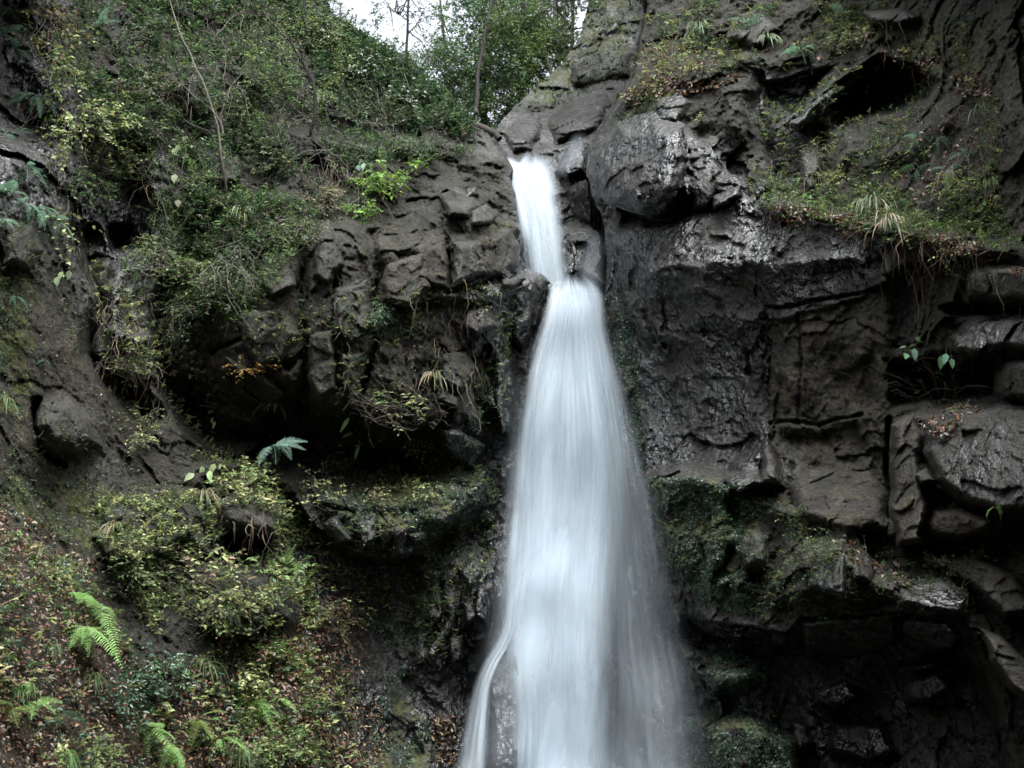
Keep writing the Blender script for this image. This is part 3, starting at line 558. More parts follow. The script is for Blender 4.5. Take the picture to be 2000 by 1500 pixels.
ROCKS = [  # outline in the photograph, how far it stands out, edge width, cliff, wet, moss, soil, pale, lean
 ([(1885, 535), (1930, 512), (2035, 518), (2035, 592), (1960, 596), (1885, 588)], 0.45, 22, CR, 0.35, 0.5, 0.4, 0.2, 0.15),
 ([(1850, 655), (1880, 625), (1960, 612), (2035, 615), (2035, 690), (1950, 690), (1905, 702), (1856, 690)], 0.5, 24, CR, 0.6, 0.1, 0.4, 0.3, 0.25),
 ([(1942, 725), (1970, 700), (2035, 695), (2035, 792), (1955, 788), (1938, 765)], 0.45, 22, CR, 0.3, 0.3, 0.4, 0.2, 0.1),
 ([(1805, 815), (1870, 792), (1960, 786), (2035, 790), (2035, 1005), (1950, 1010), (1870, 985), (1818, 940), (1800, 885)], 0.45, 30, CR, 0.6, 0.15, 0.4, 0.15, 0.35),
 ([(1740, 828), (1790, 806), (1808, 850), (1796, 905), (1812, 985), (1800, 1060), (1757, 1075), (1738, 1000)], 0.35, 16, CR, 0.3, 0.1, 0.7, 0.2, 0.1),
 ([(1820, 992), (1880, 992), (1950, 1016), (1940, 1042), (1880, 1062), (1830, 1055), (1804, 1040)], 0.3, 18, CR, 0.25, 0.1, 0.7, 0.25, 0.0),
 ([(1782, 925), (1808, 908), (1828, 940), (1798, 947)], 0.4, 9, CR, 0.3, 0.0, 0.1, 0.9, 0.2),
 ([(1478, 948), (1482, 880), (1502, 842), (1520, 880), (1524, 945)], 0.4, 18, CR, 0.7, 0.1, 0.4, 0.3, 0.35),
 ([(1412, 935), (1450, 905), (1486, 912), (1500, 950), (1450, 968), (1416, 960)], 0.4, 24, CR, 0.9, 0.1, 0.0, 0.2, 0.3),
 ([(1540, 945), (1600, 905), (1700, 908), (1733, 960), (1733, 1035), (1650, 1052), (1560, 1012)], 0.25, 30, CR, 0.2, 0.05, 0.7, 0.2, 0.1),
 ([(1562, 1212), (1750, 1195), (1752, 1262), (1680, 1292), (1572, 1288)], 0.3, 12, CR, 0.5, 0.0, 0.1, 0.0, -0.3),
 ([(1760, 1200), (1852, 1206), (1882, 1240), (1872, 1276), (1800, 1284), (1755, 1262)], 0.55, 18, CR, 0.9, 0.0, 0.1, 0.1, 0.1),
 ([(1588, 1345), (1655, 1320), (1692, 1360), (1640, 1392), (1590, 1385)], 0.4, 20, CR, 0.9, 0.0, 0.0, 0.1, 0.25),
 ([(1760, 1325), (1830, 1303), (1872, 1340), (1820, 1378), (1765, 1372)], 0.45, 18, CR, 0.9, 0.0, 0.0, 0.1, 0.3),
 ([(1545, 1408), (1578, 1402), (1592, 1450), (1556, 1470)], 0.25, 12, CR, 0.9, 0.2, 0.0, 0.1, 0.1),
 ([(1620, 1400), (1730, 1410), (1760, 1470), (1700, 1500), (1610, 1470)], 0.35, 22, CR, 0.8, 0.1, 0.1, 0.0, 0.1),
 ([(1912, 1222), (1960, 1243), (2035, 1320), (2035, 1395), (1975, 1352), (1930, 1292)], 0.5, 20, CR, 0.15, 0.1, 0.7, 0.5, 0.1),
 ([(1440, 1040), (1478, 1030), (1503, 1050), (1497, 1102), (1450, 1112), (1436, 1075)], 0.3, 20, CR, 0.6, 0.3, 0.1, 0.3, 0.1),
 ([(1662, 1085), (1690, 1075), (1718, 1100), (1702, 1142), (1665, 1128)], 0.3, 12, CR, 0.6, 0.2, 0.1, 0.3, 0.2),
 ([(1580, 1062), (1648, 1052), (1658, 1110), (1650, 1168), (1582, 1150)], 0.25, 14, CR, 0.6, 0.4, 0.2, 0.2, 0.1),
 ([(1740, 1128), (1840, 1122), (1895, 1160), (1880, 1205), (1760, 1185)], 0.3, 18, CR, 0.9, 0.2, 0.1, 0.2, 0.35),
 ([(1770, 1090), (1900, 1075), (1990, 1120), (2035, 1200), (1960, 1215), (1890, 1150)], 0.35, 24, CR, 0.3, 0.2, 0.6, 0.4, 0.25),
 ([(1150, 300), (1200, 238), (1280, 214), (1335, 240), (1350, 310), (1320, 392), (1250, 418), (1182, 398), (1147, 345)], 0.55, 50, CR, 0.8, 0.2, 0.0, 0.1, 0.0),
 ([(1340, 358), (1385, 340), (1400, 372), (1385, 412), (1350, 412)], 0.3, 16, CR, 0.9, 0.1, 0.0, 0.1, 0.2),
 ([(1390, 385), (1440, 350), (1452, 380), (1430, 405), (1392, 416)], 0.35, 14, CR, 0.9, 0.0, 0.0, 0.2, 0.3),
 ([(1540, 240), (1600, 190), (1660, 145), (1718, 104), (1728, 116), (1655, 178), (1604, 228), (1560, 258)], 0.35, 10, CR, 0.8, 0.3, 0.1, 0.6, 0.3),
 ([(1278, 195), (1330, 166), (1352, 200), (1325, 242), (1285, 238)], 0.35, 26, CR, 0.9, 0.2, 0.0, 0.6, 0.4),
 ([(1555, 290), (1600, 270), (1612, 330), (1580, 380), (1560, 350)], 0.25, 14, CR, 0.5, 0.1, 0.4, 0.3, 0.1),
 ([(1680, 22), (1760, 8), (1800, 30), (1760, 55), (1700, 50)], 0.4, 16, CR, 0.4, 0.5, 0.3, 0.4, 0.3),
 ([(1420, 30), (1500, 15), (1530, 60), (1470, 95), (1415, 80)], 0.35, 24, CR, 0.3, 0.3, 0.2, 0.4, 0.3),
 ([(1860, 475), (1920, 470), (1945, 488), (1900, 505), (1860, 500)], 0.3, 10, CR, 0.4, 0.2, 0.2, 0.5, 0.2),
 ([(1083, 335), (1098, 282), (1138, 260), (1155, 290), (1140, 332), (1108, 352)], 0.4, 22, CB, 1.0, 0.0, 0.0, 0.5, 0.6),
 ([(1120, 530), (1140, 472), (1166, 443), (1184, 460), (1184, 560), (1140, 552)], 0.45, 22, CB, 1.0, 0.2, 0.0, 0.3, 0.6),
 ([(1082, 525), (1104, 490), (1130, 492), (1122, 536), (1095, 545)], 0.3, 16, CB, 1.0, 0.0, 0.0, 0.2, 0.3),
 ([(1062, 240), (1110, 180), (1190, 165), (1200, 205), (1150, 250), (1090, 285)], 0.5, 30, CB, 0.5, 0.3, 0.1, 0.3, 0.6),
 ([(985, 262), (1010, 225), (1060, 215), (1062, 262), (1040, 295), (1000, 296)], 0.4, 20, CB, 0.6, 0.3, 0.0, 0.2, 0.4),
 ([(1110, 130), (1170, 95), (1235, 100), (1230, 150), (1170, 165), (1115, 165)], 0.4, 26, CB, 0.3, 0.5, 0.0, 0.2, 0.4),
 ([(1100, 362), (1150, 345), (1166, 400), (1170, 440), (1110, 440), (1095, 400)], 0.1, 20, CB, 1.0, 0.0, 0.0, 0.0, -0.2),
 ([(858, 382), (890, 364), (930, 384), (942, 405), (915, 424), (878, 422)], 0.35, 18, CL, 0.3, 0.3, 0.3, 0.4, 0.3),
 ([(914, 408), (950, 396), (978, 420), (960, 442), (920, 437)], 0.35, 14, CL, 0.4, 0.3, 0.2, 0.4, 0.2),
 ([(904, 366), (924, 357), (936, 380), (910, 386)], 0.25, 10, CL, 0.9, 0.0, 0.0, 0.2, 0.2),
 ([(832, 482), (868, 468), (879, 520), (880, 568), (845, 562), (806, 540)], 0.2, 12, CL, 0.15, 0.1, 0.5, 0.4, 0.1),
 ([(886, 475), (940, 455), (1000, 446), (1017, 480), (1015, 522), (985, 540), (940, 545), (888, 562)], 0.22, 18, CL, 0.35, 0.15, 0.3, 0.35, 0.2),
 ([(976, 545), (1022, 525), (1034, 545), (1004, 563), (978, 560)], 0.3, 12, CL, 0.6, 0.3, 0.2, 0.2, 0.2),
 ([(748, 515), (800, 495), (828, 492), (842, 560), (800, 602), (746, 590)], 0.2, 16, CL, 0.15, 0.15, 0.5, 0.4, 0.1),
 ([(610, 440), (648, 430), (672, 515), (640, 560), (612, 540)], 0.25, 14, CL, 0.2, 0.25, 0.3, 0.3, 0.1),
 ([(655, 562), (718, 540), (726, 640), (684, 682), (652, 650)], 0.22, 14, CL, 0.25, 0.2, 0.3, 0.3, 0.0),
 ([(604, 652), (652, 642), (660, 760), (622, 790), (600, 740)], 0.25, 12, CL, 0.15, 0.2, 0.3, 0.7, 0.05),
 ([(666, 692), (714, 682), (704, 770), (676, 802)], 0.22, 12, CL, 0.3, 0.2, 0.2, 0.3, 0.0),
 ([(470, 612), (556, 590), (582, 650), (560, 712), (500, 722), (470, 680)], 0.25, 18, CL, 0.2, 0.2, 0.2, 0.4, 0.05),
 ([(440, 695), (516, 728), (562, 768), (525, 812), (462, 782)], 0.25, 16, CL, 0.2, 0.3, 0.4, 0.3, 0.1),
 ([(510, 500), (572, 478), (580, 560), (530, 585), (506, 550)], 0.25, 14, CL, 0.2, 0.25, 0.3, 0.2, 0.1),
 ([(860, 690), (908, 678), (936, 720), (902, 770), (862, 750)], 0.25, 14, CL, 0.3, 0.1, 0.4, 0.4, 0.15),
 ([(850, 745), (896, 772), (894, 802), (852, 785)], 0.25, 10, CL, 0.3, 0.1, 0.4, 0.3, 0.1),
 ([(905, 600), (960, 590), (975, 640), (930, 660), (900, 640)], 0.2, 14, CL, 0.4, 0.2, 0.3, 0.3, 0.1),
 ([(842, 830), (892, 826), (948, 868), (932, 930), (880, 905)], 0.3, 18, CL, 0.7, 0.3, 0.1, 0.1, 0.1),
 ([(690, 1010), (738, 1000), (742, 1052), (702, 1072)], 0.25, 10, CL, 0.8, 0.2, 0.0, 0.1, 0.1),
 ([(626, 1022), (662, 1008), (690, 1055), (655, 1068)], 0.25, 12, CL, 0.7, 0.6, 0.0, 0.1, 0.1),
 ([(425, 985), (478, 950), (540, 965), (562, 1010), (540, 1052), (482, 1042), (440, 1032)], 0.35, 24, CL, 0.25, 0.3, 0.4, 0.4, 0.15),
 ([(1005, 620), (1032, 600), (1040, 650), (1015, 690), (1000, 660)], 0.3, 12, CL, 1.0, 0.3, 0.0, 0.2, 0.3),
 ([(970, 705), (1003, 690), (1012, 770), (1000, 850), (972, 850), (962, 770)], 0.3, 14, CL, 1.0, 0.1, 0.0, 0.4, 0.2),
 ([(944, 775), (966, 762), (976, 795), (955, 815)], 0.25, 10, CL, 0.8, 0.1, 0.0, 0.5, 0.1),
 ([(893, 1172), (920, 1162), (938, 1205), (910, 1228)], 0.25, 12, CL, 1.0, 0.1, 0.0, 0.3, 0.3),
 ([(888, 1110), (925, 1085), (945, 1120), (915, 1150)], 0.25, 12, CL, 1.0, 0.3, 0.0, 0.2, 0.3),
 ([(930, 1150), (965, 1120), (978, 1180), (955, 1230), (930, 1210)], 0.3, 14, CL, 1.0, 0.0, 0.0, 0.2, 0.3),
 ([(870, 1240), (905, 1230), (915, 1290), (880, 1310)], 0.25, 12, CL, 1.0, 0.3, 0.0, 0.2, 0.2),
 ([(800, 1045), (835, 1035), (845, 1080), (812, 1090)], 0.25, 12, CL, 0.3, 0.7, 0.3, 0.1, 0.1),
 ([(955, 1305), (1012, 1255), (1030, 1330), (1022, 1560), (960, 1580), (950, 1400)], 0.35, 20, CL, 1.0, 0.0, 0.0, 0.2, 0.1),
 ([(85, 790), (135, 772), (188, 820), (200, 872), (150, 885), (95, 872), (72, 830)], 0.3, 40, CL, 0.3, 0.3, 0.8, 0.1, 0.1),
 ([(470, 80), (520, 95), (540, 150), (500, 180), (465, 150)], 0.3, 14, CL, 0.1, 0.2, 0.1, 0.9, 0.2),
 ([(500, 215), (560, 230), (555, 290), (510, 300), (480, 260)], 0.3, 14, CL, 0.1, 0.2, 0.1, 0.8, 0.2),
 ([(360, 150), (400, 145), (420, 220), (385, 240), (360, 200)], 0.3, 14, CL, 0.1, 0.2, 0.1, 0.8, 0.15),
 ([(420, 290), (470, 300), (475, 350), (430, 360)], 0.3, 12, CL, 0.15, 0.3, 0.1, 0.6, 0.2),
 ([(770, 262), (845, 270), (860, 298), (800, 308), (762, 292)], 0.3, 12, CL, 0.3, 0.2, 0.1, 0.5, 0.3),
 ([(5, 450), (70, 430), (90, 490), (60, 530), (10, 520)], 0.3, 24, CL, 0.2, 0.4, 0.2, 0.8, 0.1),
]
for k, (pl, pr, bv, ow, we, mo, so, pa, le) in enumerate(ROCKS):
    rock(pl, pr, bv, ow, we, mo, so, pa, le, seed=k)

# ------------------------------------------------------------------ the rest of the gorge round the camera
def wall(name, pts, h, lean, seed):
    P = np.asarray(pts, float); n = 90; s = np.linspace(0, 1, n); t = np.linspace(0, 1, 60)
    L = np.concatenate([[0], np.cumsum(np.linalg.norm(np.diff(P, axis=0), axis=1))]); L /= L[-1]
    x = np.interp(s, L, P[:, 0]); y = np.interp(s, L, P[:, 1]); S, T = np.meshgrid(np.arange(n), t)
    W = np.stack([x[S] + lean * T * h, y[S], T * h - 0.5], -1)
    fa, ca = facets(W / 1.3 + seed, 9); k = (1.0 if 'left' in name else -1.0) * (0.5 * fa + 0.5 * fbm(W * 0.6 + seed, 5, seed=90)); W[..., 0] += k
    ids = np.arange(W.size // 3).reshape(W.shape[:2]); b = MB()
    b.add(W, quad=np.stack([ids[:-1, :-1], ids[1:, :-1], ids[1:, 1:], ids[:-1, 1:]], -1), col=paint(W, np.broadcast_to(np.array([0.3, 0.3, 0.4, 0.1]), W.shape[:2] + (4,))).reshape(-1, 4))
    o = b.build(name, M_ROCK, smooth=True); o['kind'] = 'structure'; return o
wall('gorge_wall_left', [(-5.6, 9.2), (-6.2, 5.0), (-6.8, 0.0), (-7.6, -14.0), (-4.0, -19.0)], 11.0, -0.30, 3)
wall('gorge_wall_right', [(3.9, 7.2), (4.0, 4.0), (4.2, 0.0), (4.6, -14.0), (0.0, -20.0), (-5.0, -19.5)], 26.0, -0.02, 8)
gb = MB(); gx = np.linspace(-1, 1, 121); gx = np.sign(gx) * (np.abs(gx) ** 2.2) * 220; X, Y = np.meshgrid(gx, gx + 4)
Z = 0.12 * fbm(np.stack([X * 0.6, Y * 0.6, X * 0], -1), 4, seed=95) - 0.05
ids = np.arange(X.size).reshape(X.shape); gb.add(np.stack([X, Y, Z], -1), quad=np.stack([ids[:-1, :-1], ids[:-1, 1:], ids[1:, 1:], ids[1:, :-1]], -1), col=(0.03, 0.025, 0.02, 0.5))
ground = gb.build('ground', M_ROCK, smooth=True); ground['kind'] = 'structure'

# ------------------------------------------------------------------ the waterfall
DW = blur(DF, 18); DW = np.minimum(DW, blur(DW, 10))
def wdep(u, v): i, j = gij(u, v); return DW[i, j]
fallroot = empty('waterfall', at(1110, 1500, np.array(15.0)))
tag(fallroot, 'silky white waterfall dropping in two steps between dark wet cliffs', 'waterfall')
def curtain(name, rows, mat, off, thick, ns=44, edge=0.18, step=5.0, belly=0.10, wig=3.0, seed=0, sdepth=None):
    R_ = np.asarray(rows, float); vs_ = np.arange(R_[0, 0], R_[-1, 0] + 0.1, step); s = np.linspace(0, 1, ns)
    uL = herm(R_[:, 0], R_[:, 1], vs_); uR = herm(R_[:, 0], R_[:, 2], vs_)
    S, VV = np.meshgrid(s, vs_); UU = uL[:, None] * (1 - S) + uR[:, None] * S
    m = at(UU, VV, np.full(UU.shape, 16.0)); UU = UU + wig * fbm(np.stack([S * 9, VV / 160, S * 0 + seed], -1), 3, seed=100 + seed)
    d = wdep(UU, VV) if sdepth is None else sdepth(UU, VV)
    for _ in range(40):                       # falling water smooths the steps it runs over
        d[1:-1] = (d[:-2] + 2 * d[1:-1] + d[2:]) / 4
    d = d - off - belly * np.sin(np.pi * S) - 0.05 * fbm(np.stack([S * 26, VV / 190, S * 0 + seed], -1), 3, seed=110 + seed)
    th = np.clip(sstep(0, edge, S) * sstep(1, 1 - edge, S) * thick(S, VV, UU), 0, 1)
    p = at(UU, VV, d); L = np.concatenate([[0], np.cumsum(np.linalg.norm(np.diff(p[:, ns // 2], axis=0), axis=1))])
    ids = np.arange(UU.size).reshape(UU.shape); b = MB()
    b.add(p, quad=np.stack([ids[:-1, :-1], ids[1:, :-1], ids[1:, 1:], ids[:-1, 1:]], -1).reshape(-1, 4), col=np.stack([th, th, th, th], -1).reshape(-1, 4), uv=np.stack([S, np.broadcast_to(L[:, None], S.shape)], -1).reshape(-1, 2))
    return b.build(name, mat, fallroot, smooth=True)
WM1 = water_material('white_water_body', 1.0, 0.26, 1.0, 8.0, lo=0.32, hi=0.64); WM2 = water_material('white_water_strands', 0.7, 0.5, 5.0, 9.0, lo=0.34, hi=0.7)
WM3 = water_material('white_water_veil', 0.8, 0.55, 9.0, 16.0, lo=0.32, hi=0.72); WM4 = water_material('white_water_strand', 0.85, 0.3, 13.0, 5.0, lo=0.3, hi=0.7)
upper = [(294, 1010, 1070), (306, 1002, 1080), (322, 994, 1084), (350, 995, 1092), (400, 1004, 1100), (450, 1014, 1108), (500, 1018, 1114), (560, 1028, 1124)]
pn = lambda S, VV, fs, fv, sd: fbm(np.stack([S * fs, VV / fv, S * 0 + sd * 3.3], -1), 3, seed=120 + sd)
flat_up = lambda u, v: np.interp(v, [280, 300, 320, 380, 450, 560], [19.5, 19.0, 18.5, 17.9, 17.5, 16.95]) + 0 * u
curtain('upper_fall', upper, WM1, 0.10, lambda S, VV, UU: (0.80 - 0.25 * sstep(0.5, 1, S) + 0.35 * pn(S, VV, 5, 300, 9)) * sstep(292, 326, VV + 14 * pn(S, VV, 6, 400, 1) - 26 * sstep(0.35, 0.0, S)), edge=0.30, sdepth=flat_up, seed=1)
curtain('upper_fall_strands', [(r[0] + 8, r[1] + 6, r[2] - 6) for r in upper], WM2, 0.25, lambda S, VV, UU: 0.55 * sstep(300, 345, VV), edge=0.3, sdepth=flat_up, seed=2)
curtain('upper_fall_side', [(298, 950, 972), (306, 958, 1000), (318, 968, 1022), (345, 983, 1024), (390, 998, 1030), (450, 1010, 1042), (500, 1016, 1050)], WM1, 0.24, lambda S, VV, UU: 0.9 * sstep(500, 420, VV) * sstep(298, 322, VV), ns=14, edge=0.4, sdepth=flat_up, seed=3)
lower = [(536, 1086, 1146), (548, 1074, 1164), (575, 1068, 1180), (600, 1062, 1184), (650, 1046, 1190), (700, 1032, 1202), (760, 1020, 1214), (830, 1008, 1228), (900, 1000, 1236), (980, 996, 1234), (1080, 990, 1226), (1180, 982, 1218), (1280, 984, 1214), (1400, 990, 1210), (1560, 980, 1210), (1800, 960, 1220)]
def body(S, VV, UU):
    a = 1.12 + 0.2 * pn(S, VV, 7, 300, 4)
    a *= 1 - 0.55 * sstep(0.62, 0.95, S) * sstep(700, 1000, VV) - 0.25 * sstep(1200, 1350, VV) * sstep(0.62, 0.8, S)
    a *= 1 - 0.75 * sstep(1240, 1330, VV) * sstep(0.14, 0.0, S)
    return a * sstep(534, 574, VV + 14 * pn(S, VV, 5, 500, 5) - 10 * (2 * S - 1) ** 2)
curtain('lower_fall', lower, WM1, 0.26, body, ns=70, edge=0.17, belly=0.22, seed=4)
curtain('lower_fall_strands', [(r[0] + 10, r[1] + 8, r[2] - 10) for r in lower], WM2, 0.46, lambda S, VV, UU: (0.9 + 0.5 * pn(S, VV, 8, 300, 6)) * sstep(546, 600, VV) * (1 - 0.5 * sstep(0.7, 1, S)), ns=70, edge=0.2, belly=0.28, seed=5)
curtain('spray_veil', [(600, 1130, 1192), (700, 1150, 1216), (800, 1165, 1240), (900, 1170, 1264), (1000, 1170, 1288), (1150, 1165, 1318), (1300, 1160, 1352), (1450, 1150, 1386), (1600, 1140, 1420), (1800, 1120, 1460)], WM3, 0.5, lambda S, VV, UU: (0.95 + 0.4 * pn(S, VV, 4, 200, 11)) * sstep(600, 800, VV) * (1 - S * 0.8), ns=40, edge=0.4, belly=0.3, seed=6)
curtain('spray_veil', [(900, 1180, 1270), (1000, 1180, 1300), (1150, 1175, 1335), (1300, 1170, 1372), (1450, 1160, 1410), (1600, 1150, 1440), (1800, 1130, 1480)], WM3, 0.8, lambda S, VV, UU: 0.55 * sstep(900, 1150, VV) * (1 - S * 0.6), ns=40, edge=0.45, belly=0.3, seed=4)
curtain('spray_veil', [(720, 985, 1050), (900, 972, 1050), (1050, 962, 1050), (1200, 930, 1060), (1350, 890, 1070), (1500, 860, 1080), (1800, 810, 1090)], WM3, 0.32, lambda S, VV, UU: 0.8 * sstep(720, 950, VV) * sstep(0, 0.7, S) * (1 - 0.5 * sstep(1250, 1330, VV)), ns=30, edge=0.45, belly=0.2, seed=7)
curtain('side_stream', [(1120, 990, 1016), (1180, 984, 1012), (1235, 975, 1006), (1262, 962, 996), (1290, 944, 980), (1330, 926, 964), (1400, 905, 958), (1500, 886, 956), (1620, 870, 956), (1800, 850, 955)], WM1, 0.55, lambda S, VV, UU: 0.85 * sstep(1100, 1200, VV) * (0.3 + 0.7 * sstep(0.0, 0.8, S)), ns=18, edge=0.3, belly=0.05, seed=8)
curtain('wet_glare', [(446, 1150, 1180), (480, 1138, 1184), (520, 1124, 1184), (575, 1118, 1182)], WM3, 0.55, lambda S, VV, UU: 0.28 * sstep(446, 480, VV), ns=14, edge=0.4, belly=0.05, seed=3)  # glare on the wet rock, drawn as a thin white sheet
curtain('wet_glare', [(258, 1118, 1150), (290, 1098, 1146), (320, 1084, 1124), (350, 1080, 1100)], WM3, 0.5, lambda S, VV, UU: 0.3 * sstep(256, 280, VV) * sstep(350, 320, VV), ns=14, edge=0.4, belly=0.05, seed=2)  # white sheet standing for the bright sheen beside the lip
wr = np.random.default_rng(5)
Lr = np.asarray(lower, float)
def strand(v0, s0, s1, v1, w, off, a, seed):
    vv = np.linspace(v0, v1, 14); ss = s0 + (s1 - s0) * (vv - v0) / (v1 - v0)
    uc = np.interp(vv, Lr[:, 0], Lr[:, 1]) * (1 - ss) + np.interp(vv, Lr[:, 0], Lr[:, 2]) * ss
    wd = w * (0.75 + 0.7 * (vv - v0) / (v1 - v0))
    o = off
    curtain('strand', list(zip(vv, uc - wd / 2, uc + wd / 2)), WM4, o, lambda S, VV, UU: a * sstep(v0 - 2, v0 + 70, VV - 30 * (2 * S - 1) ** 2) * sstep(v1, v1 - 0.55 * (v1 - v0), VV), ns=12, edge=0.45, belly=0.06, wig=1.0, seed=seed % 7)
for v0, s0, s1, v1, w, a in [(1065, 0.28, 0.26, 1420, 80, 0.7), (1085, 0.16, 0.10, 1300, 40, 0.6), (1060, 0.62, 0.60, 1400, 60, 0.55), (1000, 0.45, 0.47, 1300, 60, 0.5), (1130, 0.75, 0.70, 1450, 46, 0.5), (1180, 0.55, 0.52, 1560, 60, 0.6),
                             (1260, 0.80, 0.60, 1640, 50, 0.6), (1310, 0.88, 0.78, 1640, 40, 0.35), (1400, 0.30, 0.30, 1760, 90, 0.8), (1330, 0.42, 0.40, 1700, 80, 0.7), (640, 0.35, 0.22, 900, 46, 0.55), (620, 0.70, 0.68, 1000, 60, 0.6), (700, 0.5, 0.5, 1050, 60, 0.5),
                             (760, 0.12, 0.10, 1050, 34, 0.5), (840, 0.30, 0.28, 1120, 44, 0.45), (600, 0.2, 0.1, 780, 30, 0.5), (880, 0.72, 0.70, 1250, 50, 0.5), (1220, 0.66, 0.62, 1560, 50, 0.55), (950, 0.06, 0.05, 1160, 24, 0.6), (1430, 0.92, 0.9, 1700, 60, 0.35)]:
    strand(v0, s0, s1, v1, w, 0.55 + 0.15 * wr.random(), a, int(v0))

# ------------------------------------------------------------------ plants: builders
R = np.random.default_rng(2024)
UP = np.array([0, 0, 1.0])
def unit(a): return a / (np.linalg.norm(a, axis=-1, keepdims=True) + 1e-9)
YEL = (0.215, 0.240, 0.090); LIME = (0.110, 0.170, 0.050); GRN = (0.070, 0.112, 0.042); DGR = (0.030, 0.062, 0.026); BLU = (0.105, 0.180, 0.125); OLV = (0.100, 0.110, 0.040)
PAL = (0.340, 0.360, 0.170); BRN = (0.105, 0.055, 0.028); ORG = (0.140, 0.062, 0.027); TAN = (0.190, 0.135, 0.080); STR = (0.250, 0.205, 0.130); GREY = (0.16, 0.14, 0.12)
def pick(cols, n, var=0.3):
    c = np.asarray(cols, float)[R.integers(0, len(cols), n)]
    return 1.45 * c * (1 + var * (R.random((n, 1)) * 2 - 1)) * (1 + 0.12 * (R.random((n, 3)) * 2 - 1))
def leaves(b, P, Dr, Nn, L, W, col, fold=0.25, six=False):
    n = len(P); S = unit(np.cross(Dr, Nn)); Nn = np.cross(S, Dr); L = np.broadcast_to(L, n)[:, None]; W = np.broadcast_to(W, n)[:, None]
    if six:
        pts = [P, P + Dr * L * 0.30 + S * W * 0.46 + Nn * W * fold, P + Dr * L * 0.66 + S * W * 0.40 + Nn * (W * fold - L * 0.05), P + Dr * L - Nn * L * 0.16, P + Dr * L * 0.66 - S * W * 0.40 + Nn * (W * fold - L * 0.05), P + Dr * L * 0.30 - S * W * 0.46 + Nn * W * fold, P + Dr * L * 0.5 - Nn * L * 0.02]
        t = [(0, 1, 6), (1, 2, 6), (2, 3, 6), (3, 4, 6), (4, 5, 6), (5, 0, 6)]; m = 7
    else:
        pts = [P, P + Dr * L * 0.45 + S * W * 0.5 + Nn * W * fold, P + Dr * L - Nn * L * 0.12, P + Dr * L * 0.45 - S * W * 0.5 + Nn * W * fold]; t = [(0, 1, 2), (0, 2, 3)]; m = 4
    v = np.stack(pts, 1).reshape(-1, 3); base = (np.arange(n) * m)[:, None, None]
    b.add(v, tri=(np.asarray(t)[None] + base).reshape(-1, 3), col=np.repeat(col, m, 0))
def rdir(n, up=0.0, k=1.0):
    d = R.normal(size=(n, 3)) * k; d[:, 2] += up; return unit(d)
def tube(b, pts, r0, r1, k=5, col=None):
    P = np.asarray(pts, float); n = len(P)
    if n < 2: return
    T = unit(np.gradient(P, axis=0)); ref = np.where(np.abs(T[:, 2:3]) < 0.9, UP[None], np.array([[1.0, 0, 0]]))
    A = unit(np.cross(T, ref)); B = np.cross(T, A); r = np.linspace(r0, r1, n)[:, None, None]
    an = np.linspace(0, 2 * np.pi, k, endpoint=False)[None, :, None]
    v = P[:, None] + r * (np.cos(an) * A[:, None] + np.sin(an) * B[:, None]); i = np.arange(n * k).reshape(n, k); j = np.roll(i, -1, 1)
    b.add(v, quad=np.stack([i[:-1], j[:-1], j[1:], i[1:]], -1).reshape(-1, 4), col=None if col is None else col)
def ribbon(b, pts, w, col, side=None):
    P = np.asarray(pts, float); n = len(P); T = unit(np.gradient(P, axis=0)); S = unit(np.cross(T, side if side is not None else UP + 0.01)); wd = (w * np.array([0.7] + [1.0] * (n - 2) + [0.1]) / 2)[:, None]
    v = np.stack([P - S * wd, P + S * wd], 1); i = np.arange(2 * n).reshape(n, 2)
    b.add(v, quad=np.stack([i[:-1, 0], i[:-1, 1], i[1:, 1], i[1:, 0]], -1), col=np.tile(col, (2 * n, 1)))
def curve(a, c, bow, n=8, jit=0.0):
    a, c = np.asarray(a, float), np.asarray(c, float); t = np.linspace(0, 1, n)[:, None]
    p = a + (c - a) * t + bow * (4 * t * (1 - t)); L = np.linalg.norm(c - a)
    if jit: p[1:-1] += np.cumsum(R.normal(size=(n - 2, 3)) * jit * L * 0.3, 0) * (1 - t[1:-1]) ** 0.3
    return p
def spray(bl, bt, a, d, L, n, ll, lw, cols, r=0.003, flat=0.7, six=False, droop=0.25):
    """a leafy twig: leaves stand left and right of it, faces to the light"""
    c = a + d * L - UP * droop * L; p = curve(a, c, UP * 0.10 * L, 6)
    if bt is not None: tube(bt, p, r, r * 0.4, 3)
    t = np.clip(np.linspace(0.15, 1.0, n) + R.normal(size=n) * 0.03, 0, 1)[:, None]; q = a + (c - a) * t + UP * 0.10 * L * 4 * t * (1 - t)
    S = unit(np.cross(d, UP + 0.01)); sg = np.where(np.arange(n) % 2 == 0, 1, -1)[:, None]
    Dr = unit(sg * S * 0.8 + d * 0.6 + R.normal(size=(n, 3)) * 0.35 - UP * 0.15); Nn = unit(UP * flat + R.normal(size=(n, 3)) * 0.45 + np.array([0, -0.6, 0]))
    leaves(bl, q, Dr, Nn, *(np.outer([ll, lw], 0.45 + 0.95 * R.random(n))), pick(cols, n, 0.4), six=six)
